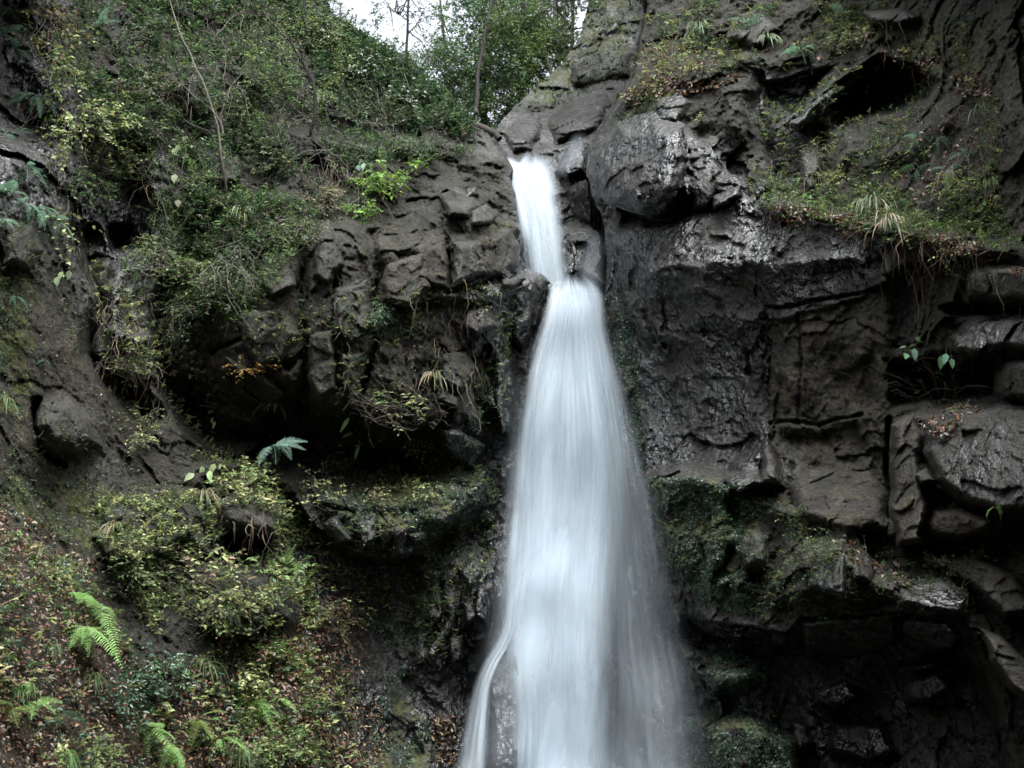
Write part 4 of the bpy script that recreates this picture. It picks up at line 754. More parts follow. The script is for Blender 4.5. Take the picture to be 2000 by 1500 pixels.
def shrub(name, label, cat, base, ctr, rad, nbr, nsp, nl, ll, lw, cols, off=0.35, stem=0.010, bare=0, group=None, mat=None, twig=None, six=False, bow=0.18, mb=None):
    """woody plant rooted on the rock: stems fan out from its foot and end in leafy twigs"""
    sc = float(dep(*base)) / 15.5; ll, lw, off, stem = ll * sc, lw * sc, off * sc, stem * sc
    a = P_(*base, -0.03); root = empty(name, a) if mb is None else None
    bl, bt = (MB(), MB()) if mb is None else mb; reach = 0
    for k in range(int(nbr * 1.5)):
        th = R.random() * 6.283; q = math.sqrt(R.random()); uu, vv = ctr[0] + rad[0] * q * math.cos(th), ctr[1] + rad[1] * q * math.sin(th)
        c = P_(uu, vv, 0.08 + off * R.random()); L = np.linalg.norm(c - a)
        if L > 4: c = a + (c - a) * 4 / L; L = 4
        p = curve(a, c, np.array([0, -bow, -0.3 * bow]) * L * R.random(), 8, 0.10); tube(bt, p, stem * (0.6 + 0.5 * R.random()), stem * 0.25, 4)
        for s in range(nsp):
            i = R.integers(3, 8); d = unit(unit(c - a) * 0.5 + R.normal(size=3) * np.array([1, 0.7, 0.5]))
            spray(bl, bt, p[i], d, (0.12 + 0.18 * R.random()) * min(1.0, 0.4 + L), nl, ll, lw, cols, stem * 0.22, six=six)
    for k in range(bare):
        th = R.random() * 6.283; c = P_(ctr[0] + rad[0] * 1.15 * math.cos(th), ctr[1] + rad[1] * 1.15 * math.sin(th), 0.1 + off * R.random()); L = np.linalg.norm(c - a)
        if L > 4: continue
        p = curve(a, c, np.array([0, -bow, -bow]) * L * R.random(), 9, 0.14); tube(bt, p, stem * 0.6, stem * 0.15, 3)
        for s in range(3):
            i = R.integers(3, 8); tube(bt, curve(p[i], p[i] + unit(unit(c - a) + R.normal(size=3) * 0.6) * L * 0.3, UP * 0.04, 5, 0.12), stem * 0.25, stem * 0.1, 3)
    if mb is None:
        bt.build('stems', twig or M_TWIG, root); bl.build('foliage', mat or M_LEAF, root); tag(root, label, cat, group)
    return root
def frond_mesh(name, cols, np_=21, arch=0.42, wmax=0.24, seed=0):
    b = MB(); t = np.linspace(0.02, 1, 12); sp = np.stack([t, 0 * t, 0.30 * t - arch * t * t * 1.25], -1)
    col = np.asarray(cols[0]) * 0.8
    ribbon(b, sp, 0.014, col, np.array([0, 0, 1.0]))
    for k in range(np_):
        x = 0.14 + 0.86 * (k + 0.5) / np_; z = 0.30 * x - arch * x * x * 1.25; w = wmax * math.sin(math.pi * min(1, (0.22 + 0.78 * (1 - x) * 1.05))) ** 0.8 * (1.06 - x * 0.9); w = max(w, 0.02)
        for s in (-1, 1):
            a = np.array([x, 0, z]); d = unit(np.array([0.45 + 0.1 * R.random(), s, -0.22 + 0.1 * R.normal()])); c = a + d * w; h = 0.86 / np_ * 0.36
            mid = (a + c) / 2 + np.array([0, 0, 0.03 * w / wmax]); f = np.array([1.0, 0, 0.1])
            v = [a - f * h * 0.8, a + f * h * 0.8, mid + f * h * 0.95, mid - f * h * 0.95, c + f * h * 0.25, c - f * h * 0.25]
            b.add(v, quad=[(0, 1, 2, 3), (3, 2, 4, 5)], col=np.tile(pick(cols, 1, 0.15), (6, 1)))
    return b.mesh(name, M_LEAF)
FRONDS = {k: [frond_mesh('frond', c, 19 + 2 * i, 0.34 + 0.09 * i, 0.30 + 0.04 * i) for i in range(4)] for k, c in
          {'light': [(0.27, 0.43, 0.15), (0.23, 0.38, 0.13)], 'blue': [(0.16, 0.27, 0.18), (0.13, 0.23, 0.15)], 'pale': [(0.26, 0.38, 0.30), (0.22, 0.34, 0.27)], 'dark': [(0.045, 0.10, 0.05), (0.06, 0.12, 0.06)], 'yellow': [(0.20, 0.25, 0.07), (0.16, 0.23, 0.07)]}.items()}
def fern(label, uv, L, n, kind, az=(-1.2, 1.2), el=0.35, group=None, off=0.02, els=None):
    """fronds fan out from the foot; az is measured from straight out of the rock, positive to the right"""
    L = L * 0.95 * float(dep(*uv)) / 15.5; a = P_(uv[0], uv[1], off); root = empty('fern', a); tag(root, label, 'fern', group)
    for k in range(n):
        th = az[0] + (az[1] - az[0]) * (k + 0.5 + 0.5 * R.normal() * 0.5) / n; e = el - 0.45 + 0.3 * R.normal() if els is None else els[0] + (els[1] - els[0]) * k / (n - 1)
        d = np.array([math.sin(th) * math.cos(e), -math.cos(th) * math.cos(e), math.sin(e)]); s = unit(np.cross(UP, d)); nn = np.cross(d, s)
        ro = 0.35 * R.normal(); s, nn = s * math.cos(ro) + nn * math.sin(ro), nn * math.cos(ro) - s * math.sin(ro); sc = L * (0.8 + 0.5 * R.random())
        o = bpy.data.objects.new('frond', FRONDS[kind][R.integers(0, 4)]); COL.objects.link(o); o.parent = root; o.matrix_parent_inverse = Matrix.Translation(-Vector(a))
        o.matrix_basis = Matrix(((d[0] * sc, s[0] * sc, nn[0] * sc, a[0]), (d[1] * sc, s[1] * sc, nn[1] * sc, a[1]), (d[2] * sc, s[2] * sc, nn[2] * sc, a[2]), (0, 0, 0, 1)))
    return root
def blades(b, a, n, L, cols, w=0.009, droop=1.0, out=None):
    for k in range(n):
        d = unit(np.array([R.normal() * 0.8, -0.75 + 0.3 * R.normal(), 0.75 + 0.4 * R.normal()])) if out is None else unit(out + R.normal(size=3) * 0.4)
        l = L * (0.6 + 0.6 * R.random()); t = np.linspace(0, 1, 7)[:, None]
        p = a + R.normal(size=3) * 0.015 + d * l * t * (1 - 0.25 * t) - UP * l * droop * 0.85 * t ** 2.2
        ribbon(b, p, w * (0.7 + 0.6 * R.random()), pick(cols, 1)[0], unit(np.array([0.2 * R.normal(), -1, 0.4])))
def tuft(label, uv, n, L, cols, w=0.009, droop=1.0, group=None):
    sc = float(dep(*uv)) / 15.5; L, w = L * sc, w * sc
    b = MB(); a = P_(uv[0], uv[1], 0.02); blades(b, a, n, L, cols, w, droop); o = b.build('grass_tuft', M_LEAF); tag(o, label, 'grass', group); return o
def inside(poly, n):
    P = np.asarray(poly, float); out = np.zeros((0, 2)); lo, hi = P.min(0), P.max(0)
    while len(out) < n:
        q = lo + (hi - lo) * R.random((n * 2, 2)); out = np.concatenate([out, q[sdf(poly, q[:, 0], q[:, 1]) > 0]])
    return out[:n]
def clump(pts, freq, thr, seed):
    """keep points where the growth is dense"""
    w = P_(pts[:, 0], pts[:, 1]); return pts[fbm(w * freq + seed * 5.3, 3, seed=130 + seed) > thr]
def litter(b, poly, n, cols, L=(0.03, 0.07), thr=-0.05, freq=1.3, seed=0, lift=0.02, upb=0.6):
    q = clump(inside(poly, n), freq, thr, seed); m = len(q); p = P_(q[:, 0], q[:, 1], lift * R.random(m)); nn = unit(N_(q[:, 0], q[:, 1]) + UP * upb + R.normal(size=(m, 3)) * 0.55); d = unit(np.cross(nn, R.normal(size=(m, 3))))
    l = (L[0] + (L[1] - L[0]) * R.random(m) ** 1.6) * dep(q[:, 0], q[:, 1]) / 14.0; leaves(b, p - d * l[:, None] * 0.5 + nn * 0.012, d, nn, l, l * (0.35 + 0.3 * R.random(m)), pick(cols, m, 0.45), fold=0.35)
def herbs(b, poly, n, cols, L=0.05, H=0.10, k=4, thr=-0.05, freq=1.0, seed=0, lift=0.0):
    q = clump(inside(poly, n), freq, thr, seed); m = len(q)
    if not m: return
    L = L * dep(q[:, 0], q[:, 1]) / 14.0 * (0.5 + 1.0 * R.random(m) ** 2); a = P_(q[:, 0], q[:, 1], lift); nn = N_(q[:, 0], q[:, 1]); g = unit(nn * 0.6 + UP * 0.6 + R.normal(size=(m, 3)) * 0.4); h = H * (0.4 + 0.9 * R.random(m)); tip = a + g * h[:, None]; cc = pick(cols, m, 0.35)
    for j in range(k):
        d = unit(R.normal(size=(m, 3)) * np.array([1, 1, 0.35]) + nn * 0.35); f = 0.45 + 0.55 * R.random((m, 1))
        leaves(b, a + (tip - a) * f, d, unit(UP * 0.55 + nn * 0.8 + R.normal(size=(m, 3)) * 0.4), L * (0.5 + 0.8 * R.random(m)), L * 0.5 * (0.6 + 0.6 * R.random(m)), cc * (0.85 + 0.3 * R.random((m, 1))))
    s = unit(np.cross(g, np.array([0, -1.0, 0.2]))) * 0.0025; v = np.stack([a - s, a + s, tip + s, tip - s], 1).reshape(-1, 3); b.add(v, quad=np.arange(4 * m).reshape(-1, 4), col=np.repeat(cc * 0.7, 4, 0))
def strings(b, poly, n, cols, L=0.35, w=0.005, down=1.0, seed=0, thr=-1.0):
    q = clump(inside(poly, n), 1.2, thr, seed)
    for u, v in q:
        a = P_(u, v, 0.03); l = L * (0.4 + R.random()); c = a + np.array([R.normal() * 0.35, -0.15 - 0.3 * R.random(), -down + 0.5 * R.normal()]) * l
        ribbon(b, curve(a, c, np.array([R.normal() * 0.1, -0.12, 0.12]) * l, 6, 0.2), w * (0.6 + 0.8 * R.random()), pick(cols, 1)[0], np.array([0.1, -1, 0.2]))
def stuff(b, name, label, cat, mat): return tag(b.build(name, mat), label, cat, None, 'stuff')
def tree(name, label, trunks, crowns, ll, lw, cols, limbs=14, group=None, twig=None, mat=None, tw=1.0):
    """trunks: list of (polyline of (u, v, depth), r0, r1); crowns: (u, v, depth, radius, number of leafy twigs)"""
    f = trunks[0][0][0]; root = empty(name, at(*[np.array(float(x)) for x in f])); tag(root, label, 'tree', group); bt, bl = MB(), MB(); nodes = []
    for pts, r0, r1 in trunks:
        P = np.array([at(*[np.array(float(x)) for x in q]) for q in pts]); t = np.linspace(0, len(P) - 1, 18); p = np.stack([herm(np.arange(len(P)), P[:, k], t) for k in range(3)], -1); p[1:] += np.cumsum(R.normal(size=(17, 3)) * 0.012, 0); tube(bt, p, r0, r1, 7); nodes.append((p, r0))
    o = bt.build('trunk', twig or M_BARK, root, smooth=True); bb = MB()
    allp = np.concatenate([p[5:] for p, _ in nodes])
    for u, v, Y, rad, n in crowns:
        c = at(np.array(float(u)), np.array(float(v)), np.array(float(Y))); i = np.argmin(np.linalg.norm(allp - c, axis=1) - 0.3 * R.random(len(allp)))
        for k in range(max(2, int(limbs * rad / 1.5))):
            e = c + rdir(1)[0] * rad * (0.4 + 0.6 * R.random()); j = max(0, min(len(allp) - 1, i + R.integers(-3, 4))); tube(bb, curve(allp[j], e, UP * 0.1, 7, 0.12), 0.016 * tw, 0.004 * tw, 4)
        cl = c + rdir(max(3, n // 14)) * rad * R.random((max(3, n // 14), 1)) ** 0.4
        q = cl[R.integers(0, len(cl), n)] + R.normal(size=(n, 3)) * rad * 0.17; d = rdir(n, 0.1); Lt = 0.16 + 0.2 * R.random((n, 1)); sd = unit(np.cross(d, UP + 0.01))
        for k in range(0, n, 5): tube(bb, curve(q[k], q[k] + d[k] * Lt[k] - UP * 0.2 * Lt[k], UP * 0.02, 4), 0.003, 0.0015, 3)
        for k in range(7):
            f = (k + 1) / 7; sg = 1 if k % 2 else -1; nz = R.normal(size=(n, 3)) * 0.35
            leaves(bl, q + d * Lt * f - UP * Lt * 0.25 * f * f, unit(sd * sg * 0.8 + d * 0.6 + nz - UP * 0.15), unit(UP * 0.5 + R.normal(size=(n, 3)) * 0.45 + np.array([0, -0.5, 0])), *(np.outer([ll, lw], 0.5 + 0.8 * R.random(n))), pick(cols, n, 0.4))
    if crowns: bb.build('branches', twig or M_BARK, root)['kind'] = 'stuff'; bl.build('crown', mat or M_LEAF, root)
    return root
ORD = ['first', 'second', 'third', 'fourth', 'fifth', 'sixth', 'seventh', 'eighth', 'ninth', 'tenth', 'eleventh', 'twelfth']

# ------------------------------------------------------------------ plants: what grows where
# trees in the gap above the fall
tree('evergreen_tree', 'dense green evergreen tree in the middle of the gap above the fall', [([(985, 330, 25), (940, 200, 25), (960, 60, 25.2), (985, -160, 25.5)], 0.09, 0.05)],
     [(930, 70, 25, 0.9, 330), (985, 30, 25.3, 0.9, 330), (960, 130, 24.8, 0.8, 286), (905, 130, 25, 0.55, 154), (1010, 110, 25, 0.8, 264), (940, 190, 24.6, 0.55, 154), (890, 175, 25.5, 0.6, 200), (1050, 60, 25.5, 0.8, 300), (1075, 110, 25, 0.7, 260), (1020, 180, 24.8, 0.7, 260), (975, 220, 24.5, 0.6, 200), (1100, 30, 25.5, 0.7, 200), (930, -60, 25.4, 1.1, 286), (1020, -40, 25, 1.0, 242)], 0.09, 0.04, [GRN, LIME, BLU, GRN], twig=M_BARK)
tree('maple_tree', 'bright green leafy tree right of the dark trunk in the gap', [([(1000, 330, 24), (1010, 200, 24), (1020, 80, 24), (1030, -160, 24)], 0.05, 0.03)],
     [(1010, 50, 23.8, 0.55, 198), (1040, 90, 23.8, 0.5, 176), (985, 60, 23.8, 0.4, 110), (1050, 30, 24, 0.5, 132), (1000, 180, 24, 0.45, 110), (1040, 150, 23.5, 0.4, 99)], 0.06, 0.03, [LIME, GRN, LIME])
tree('pale_tree', 'pale hazy tree crown low in the gap against the white sky', [([(900, 330, 29), (880, 200, 29), (870, 100, 29), (860, -20, 29)], 0.06, 0.02)],
     [(870, 130, 29, 0.7, 198), (890, 190, 29, 0.6, 154), (840, 120, 29.5, 0.5, 110), (860, 90, 29, 0.5, 99), (910, 230, 28, 0.5, 110), (975, 240, 27, 0.6, 110)], 0.07, 0.032, [GRN, OLV, BLU])
tree('slender_tree', 'thin bare forked tree standing out against the white sky', [([(786, 260, 26), (790, 150, 26), (799, 40, 26), (808, -120, 26)], 0.035, 0.02), ([(795, 80, 26), (770, 110, 25.9), (748, 120, 25.8)], 0.014, 0.004), ([(797, 60, 26), (825, 85, 26), (842, 120, 26)], 0.014, 0.005), ([(799, 40, 26), (775, 20, 26), (740, -20, 26)], 0.014, 0.005), ([(792, 120, 26), (812, 140, 26), (830, 170, 26)], 0.012, 0.004)],
     [(800, 20, 26, 0.5, 30), (760, 30, 26, 0.5, 26), (830, 30, 26.3, 0.5, 17)], 0.06, 0.03, [GRN, DGR])
for k, (a, b, c) in enumerate([((1090, 175), (1062, 90), (1045, -120)), ((1098, 165), (1080, 80), (1075, -120)), ((1104, 150), (1095, 70), (1100, -120)), ((1112, 140), (1118, 60), (1130, -120)), ((1085, 190), (1030, 120), (985, 40))]):
    tree('leaning_tree', ORD[k] + ' from the left of the thin pale trunks on the right rim of the gap' if k < 4 else 'thin pale trunk leaning far left from the right rim of the gap', [([(a[0], a[1] + 40, 24 + 0.3 * k), (a[0], a[1], 24 + 0.3 * k), (b[0], b[1], 24.3 + 0.3 * k), (c[0], c[1], 25)], 0.05, 0.03), ([(b[0], b[1], 24.3 + 0.3 * k), (b[0] - 30, b[1] - 60, 24.3), (b[0] - 40, b[1] - 160, 24.5)], 0.02, 0.01)],
         [(c[0] - 10, 20 + 20 * k, 24.4 + 0.3 * k, 0.6, 45), (b[0] - 20, b[1] - 20, 24.2, 0.5, 22)], 0.065, 0.03, [GRN, DGR, OLV], limbs=8, group='thin trunks on the right rim', twig=bpy.data.materials['pale_twig'])
tree('dark_sapling', 'dark slim trunk curving up from the notch above the waterfall', [([(915, 245, 21.5), (932, 215, 21.5), (940, 160, 21.6), (955, 60, 21.8), (975, -80, 22)], 0.045, 0.025)], [(965, 30, 21.8, 0.4, 44)], 0.06, 0.03, [DGR, GRN], limbs=5)
tree('rim_tree', 'dark leafy tree overhanging the right rim at the top edge', [([(1290, 60, 19.6), (1270, -60, 20), (1250, -250, 20.4), (1240, -480, 21)], 0.12, 0.07)], [(1180, -110, 20.6, 1.2, 260), (1290, -130, 19.6, 1.2, 260), (1390, -150, 18.6, 1.1, 200), (1220, -260, 20, 1.5, 240)], 0.09, 0.04, [DGR, GRN, DGR])
b = MB(); tube(b, curve(at(np.array(905.), np.array(240.), np.array(20.2)), at(np.array(975.), np.array(272.), np.array(20.0)), UP * 0.03, 8, 0.06), 0.075, 0.06, 8); tag(b.build('fallen_log', M_BARK, smooth=True), 'dark fallen log wedged in the notch above the waterfall', 'log')

# bare and leafy saplings on the left cliff
tree('bare_sapling', 'pale bare sapling with forked twigs on the left cliff', [([(465, 435, 15.0), (447, 370, 14.8), (436, 300, 14.7), (432, 240, 14.8), (408, 170, 14.9), (392, 120, 15.1), (360, 60, 15.3), (345, 0, 15.6), (330, -60, 15.8)], 0.015, 0.007),
     ([(436, 262, 14.7), (420, 215, 14.7), (398, 190, 14.6), (380, 165, 14.6), (330, 125, 14.6)], 0.011, 0.004), ([(436, 300, 14.7), (410, 275, 14.6), (360, 245, 14.5), (300, 205, 14.4)], 0.009, 0.003), ([(432, 240, 14.8), (445, 200, 14.8), (465, 160, 14.9), (490, 130, 15)], 0.010, 0.003),
     ([(445, 200, 14.8), (437, 150, 14.8), (420, 90, 15)], 0.007, 0.003), ([(408, 170, 14.9), (430, 130, 15), (445, 120, 15), (480, 95, 15.1)], 0.007, 0.003), ([(465, 160, 14.9), (475, 185, 14.8), (477, 230, 14.7)], 0.005, 0.002), ([(392, 120, 15.1), (415, 80, 15.1), (470, 30, 15.4), (520, 40, 15.4)], 0.008, 0.003)], [], 0.05, 0.02, [GRN], twig=M_TWIG)
tree('leafy_sapling', 'dark sapling with small yellow-green leaves near the top of the left cliff', [([(606, 270, 16.2), (612, 215, 16.1), (608, 160, 16.1), (590, 115, 16.1), (570, 80, 16.2), (540, 45, 16.3), (510, 10, 16.4)], 0.028, 0.012), ([(590, 115, 16.1), (600, 70, 16), (605, 20, 16), (610, -40, 16)], 0.014, 0.006), ([(608, 160, 16.1), (580, 200, 15.9), (578, 250, 15.9)], 0.008, 0.004), ([(570, 80, 16.2), (530, 40, 16.1), (470, 28, 16)], 0.01, 0.004)],
     [(600, 50, 15.9, 0.42, 50), (640, 80, 16, 0.4, 46), (560, 60, 16, 0.4, 36), (640, 140, 16.1, 0.35, 36), (580, 120, 15.9, 0.3, 26), (520, 110, 15.7, 0.32, 26), (670, 170, 16.6, 0.35, 30), (540, 20, 16, 0.4, 26)], 0.040, 0.018, [YEL, LIME, LIME, GRN], limbs=10, tw=0.5)
tree('dead_branches', 'tangle of arching dead twigs below the leafy sapling', [([(680, 330, 15.9), (650, 295, 15.6), (610, 290, 15.4), (570, 310, 15.3), (545, 335, 15.3)], 0.010, 0.003), ([(640, 350, 15.6), (625, 300, 15.4), (590, 280, 15.3), (560, 300, 15.2)], 0.008, 0.003), ([(645, 300, 15.6), (635, 275, 15.5), (610, 265, 15.4)], 0.006, 0.002), ([(650, 290, 15.6), (600, 310, 15.3), (575, 345, 15.2)], 0.005, 0.002), ([(660, 320, 15.7), (655, 350, 15.5), (645, 385, 15.4)], 0.005, 0.002), ([(640, 270, 15.6), (620, 255, 15.5), (612, 270, 15.4)], 0.005, 0.002)], [], 0.05, 0.02, [GRN], twig=M_TWIG)

# shrubs: name, label, foot, centre, reach, stems, twigs per stem, leaves per twig, leaf size, colours
S = shrub
S('leafy_shrub', 'round-leaved yellow-green shrub on the dark upper left cliff', 'shrub', (215, 270), (215, 230), (62, 42), 16, 4, 8, 0.055, 0.036, [YEL, PAL, GRN, LIME], 0.5)
S('climbing_vine', 'curtain of yellow-green vines in the top left corner', 'vine', (100, 10), (110, 60), (62, 70), 14, 4, 8, 0.06, 0.034, [GRN, YEL, OLV, BRN], 0.5, bare=6)
S('climbing_vine', 'yellow-green vine clump below the top left corner vines', 'vine', (120, 110), (130, 150), (50, 55), 12, 4, 8, 0.055, 0.034, [GRN, LIME, OLV, YEL], 0.5, bare=5)
S('hanging_vine', 'thin vine with paired pale leaves hanging on the dark left rock', 'vine', (135, 220), (130, 270), (24, 70), 8, 3, 7, 0.055, 0.04, [YEL, PAL, LIME], 0.3, stem=0.005)
S('hanging_vine', 'sparse pale-leaved vine trailing down the shaded rock at far left', 'vine', (130, 380), (140, 450), (40, 90), 8, 2, 4, 0.055, 0.04, [PAL, YEL], 0.25, stem=0.004)
S('leafy_shrub', 'dark green shrub beneath the pale bare sapling tips', 'shrub', (290, 60), (270, 50), (70, 40), 12, 4, 8, 0.045, 0.022, [GRN, DGR], 0.4, bare=6)
S('leafy_shrub', 'small green shrub left of the bare sapling fork', 'shrub', (370, 120), (375, 90), (50, 40), 10, 4, 7, 0.045, 0.02, [GRN, LIME, DGR], 0.4, bare=4)
S('leafy_shrub', 'broad green shrub behind the bare sapling at the cliff top', 'shrub', (470, 120), (480, 70), (75, 55), 14, 4, 8, 0.045, 0.02, [GRN, LIME, DGR], 0.4, bare=8)
S('leafy_shrub', 'thin green shrub right of the bare sapling trunk', 'shrub', (490, 230), (485, 190), (50, 50), 10, 4, 7, 0.04, 0.02, [GRN, LIME], 0.4, bare=6)
S('leafy_shrub', 'dark glossy shrub on the ridge left of the sky gap', 'shrub', (720, 150), (705, 118), (56, 34), 14, 5, 9, 0.05, 0.024, [DGR, DGR, GRN], 0.4, mat=M_GLOSS)
S('leafy_shrub', 'dark leafy shrub low on the ridge beside the sky gap', 'shrub', (800, 200), (795, 165), (55, 42), 12, 5, 9, 0.05, 0.024, [DGR, GRN, DGR], 0.4, mat=M_GLOSS)
S('leafy_shrub', 'dark shrub on the ridge top at the edge of the white sky', 'shrub', (665, 80), (645, 62), (30, 26), 8, 5, 9, 0.05, 0.024, [DGR, GRN, DGR], 0.4, mat=M_GLOSS)
S('leafy_shrub', 'dark shrub with bare twigs just above the ridge ledge', 'shrub', (760, 250), (740, 210), (70, 40), 12, 4, 7, 0.045, 0.02, [DGR, GRN, OLV], 0.4, bare=12)
S('leafy_shrub', 'low shrub on the ridge nearest the waterfall notch', 'shrub', (870, 250), (855, 225), (40, 26), 10, 4, 7, 0.045, 0.02, [DGR, GRN], 0.3, bare=5)
S('leafy_shrub', 'bright lime-green shrub on the ledge left of the upper fall', 'shrub', (745, 385), (745, 350), (48, 34), 12, 4, 8, 0.062, 0.030, [(0.20, 0.34, 0.05), LIME, LIME], 0.45, six=True)
S('leafy_shrub', 'small lime-green sprig just under the bright ledge shrub', 'shrub', (715, 420), (705, 405), (40, 16), 6, 3, 7, 0.058, 0.026, [(0.17, 0.30, 0.05), LIME], 0.4, six=True)
S('leafy_shrub', 'lime-green sprig reaching towards the fall from the bright ledge shrub', 'shrub', (810, 340), (830, 318), (34, 12), 5, 3, 7, 0.05, 0.024, [(0.17, 0.30, 0.05), LIME], 0.35, six=True)
S('leafy_shrub', 'light green feathery shrub left of the rock bulge', 'shrub', (390, 520), (365, 530), (75, 26), 12, 4, 8, 0.05, 0.022, [LIME, YEL, GRN], 0.4, bare=5)
S('leafy_shrub', 'dark green trailing shrub over the top of the rock bulge', 'shrub', (440, 500), (440, 555), (60, 45), 14, 5, 8, 0.035, 0.016, [GRN, DGR, OLV], 0.25, bare=6)
S('leafy_shrub', 'green shrub below the foot of the bare sapling', 'shrub', (400, 355), (390, 345), (50, 26), 10, 4, 8, 0.045, 0.02, [LIME, GRN], 0.35)
S('twiggy_shrub', 'twiggy brown shrub with a few light leaves on the middle left cliff', 'shrub', (825, 828), (775, 775), (75, 36), 9, 2, 5, 0.062, 0.026, [YEL, LIME], 0.5, bare=22, stem=0.012)
S('twiggy_shrub', 'small twiggy shrub on the shaded rock above the earth bank', 'shrub', (265, 740), (250, 710), (46, 42), 9, 3, 6, 0.045, 0.022, [GRN, OLV], 0.35, bare=12)
S('leafy_shrub', 'pale green shrub on the ledge at the mouth of the overhang', 'shrub', (475, 960), (470, 925), (62, 28), 14, 4, 8, 0.055, 0.028, [PAL, YEL, LIME], 0.4, six=True)
S('leafy_shrub', 'wide yellow-green shrub spreading over the lower left rock', 'shrub', (520, 1215), (460, 1120), (120, 52), 24, 4, 7, 0.064, 0.034, [YEL, PAL, OLV, LIME, GRN, TAN], 0.45, bare=26, six=True)
S('leafy_shrub', 'leafy right end of the wide shrub, with broader green leaves', 'shrub', (560, 1130), (545, 1100), (46, 20), 9, 4, 7, 0.065, 0.034, [(0.14, 0.22, 0.08), LIME], 0.4, six=True)
S('leafy_shrub', 'lower tier of yellow-green leaves under the wide shrub', 'shrub', (440, 1240), (420, 1190), (75, 30), 14, 4, 7, 0.05, 0.028, [YEL, LIME, OLV], 0.4, bare=6)
S('glossy_shrub', 'low dark green glossy-leaved shrub on the bottom left slope', 'shrub', (290, 1370), (290, 1330), (70, 26), 14, 4, 8, 0.05, 0.026, [DGR, (0.04, 0.10, 0.05)], 0.35, mat=M_GLOSS, six=True)
S('glossy_shrub', 'small bluish green shrub above the low glossy shrub', 'shrub', (320, 1300), (320, 1290), (46, 26), 10, 4, 8, 0.04, 0.02, [(0.05, 0.13, 0.07), GRN], 0.3, mat=M_GLOSS)
S('glossy_shrub', 'dark green shrub at the left of the low glossy shrub', 'shrub', (235, 1380), (235, 1360), (34, 24), 8, 4, 8, 0.045, 0.024, [DGR, (0.04, 0.10, 0.05)], 0.3, mat=M_GLOSS)
S('leafy_shrub', 'yellow-leaved sprig on the right of the lower left slope', 'shrub', (505, 1345), (500, 1325), (26, 18), 6, 3, 6, 0.055, 0.034, [YEL, PAL], 0.3, six=True)
S('leafy_shrub', 'pale yellow sprigs in the shade under the overhang', 'shrub', (640, 1000), (625, 965), (40, 40), 9, 3, 6, 0.04, 0.022, [YEL, PAL], 0.35, stem=0.006)
S('leafy_shrub', 'thin light green sprig hanging at the right end of the overhang', 'shrub', (800, 855), (825, 875), (30, 28), 7, 3, 5, 0.04, 0.02, [LIME, YEL], 0.3, stem=0.006)
S('leafy_shrub', 'light green sprig below the overhang near the falling water', 'shrub', (835, 985), (830, 955), (40, 22), 8, 3, 6, 0.04, 0.02, [LIME, PAL], 0.35, stem=0.006)
S('leafy_shrub', 'pale withered sprig between the two mossy rocks under the overhang', 'shrub', (735, 980), (735, 962), (20, 16), 6, 3, 6, 0.04, 0.024, [PAL, STR], 0.3, stem=0.006)
S('withered_sprig', 'thin sprig of orange-yellow leaves on the front of the rock bulge', 'plant', (480, 722), (480, 715), (46, 7), 6, 3, 6, 0.035, 0.02, [(0.26, 0.15, 0.03), (0.24, 0.17, 0.05)], 0.15, stem=0.004)
S('dwarf_bamboo', 'dwarf bamboo with narrow pale leaves on the rock face', 'bamboo', (748, 625), (745, 610), (20, 22), 8, 2, 6, 0.09, 0.013, [(0.16, 0.24, 0.14), BLU], 0.25, stem=0.004)
S('leafy_shrub', 'yellow-green herb clump on the right cliff above the black boulder', 'shrub', (1330, 140), (1320, 110), (75, 42), 26, 3, 7, 0.045, 0.022, [YEL, LIME, OLV, ORG], 0.3, stem=0.005, bare=8)
S('leafy_shrub', 'yellow-green herbs trailing beside the moss above the black boulder', 'shrub', (1240, 185), (1255, 165), (45, 30), 14, 3, 7, 0.04, 0.02, [YEL, OLV, BRN], 0.25, stem=0.005)
S('leafy_shrub', 'lime-green sprig hanging above the grass tuft on the right ledge', 'shrub', (1890, 385), (1860, 362), (48, 26), 8, 3, 7, 0.055, 0.022, [LIME, YEL], 0.35, stem=0.006, six=True)
S('leafy_shrub', 'small yellow-green sprig at the upper left of the right ledge', 'shrub', (1620, 375), (1620, 350), (36, 22), 9, 3, 6, 0.045, 0.022, [LIME, YEL, OLV], 0.3, stem=0.005)
S('leafy_shrub', 'lime sprig with reddish stems at the right end of the ledge', 'shrub', (1880, 545), (1870, 505), (55, 24), 8, 2, 5, 0.055, 0.024, [LIME, YEL], 0.35, stem=0.007, bare=8, six=True)
S('twiggy_shrub', 'bare thin twigs with few broad leaves in the dark right recess', 'shrub', (1840, 775), (1790, 710), (80, 55), 4, 1, 3, 0.10, 0.045, [(0.14, 0.24, 0.12), LIME], 0.5, stem=0.008, bare=14, six=True)
S('leafy_shrub', 'dry sprig with small leaves on the ledge of the big right block', 'shrub', (1880, 800), (1875, 785), (36, 16), 8, 2, 5, 0.04, 0.02, [OLV, BRN, LIME], 0.25, stem=0.005, bare=6)
S('leafy_shrub', 'tiny yellow sprig under the big block at lower right', 'shrub', (1900, 1090), (1905, 1075), (30, 12), 6, 2, 5, 0.04, 0.022, [YEL, OLV], 0.25, stem=0.004)

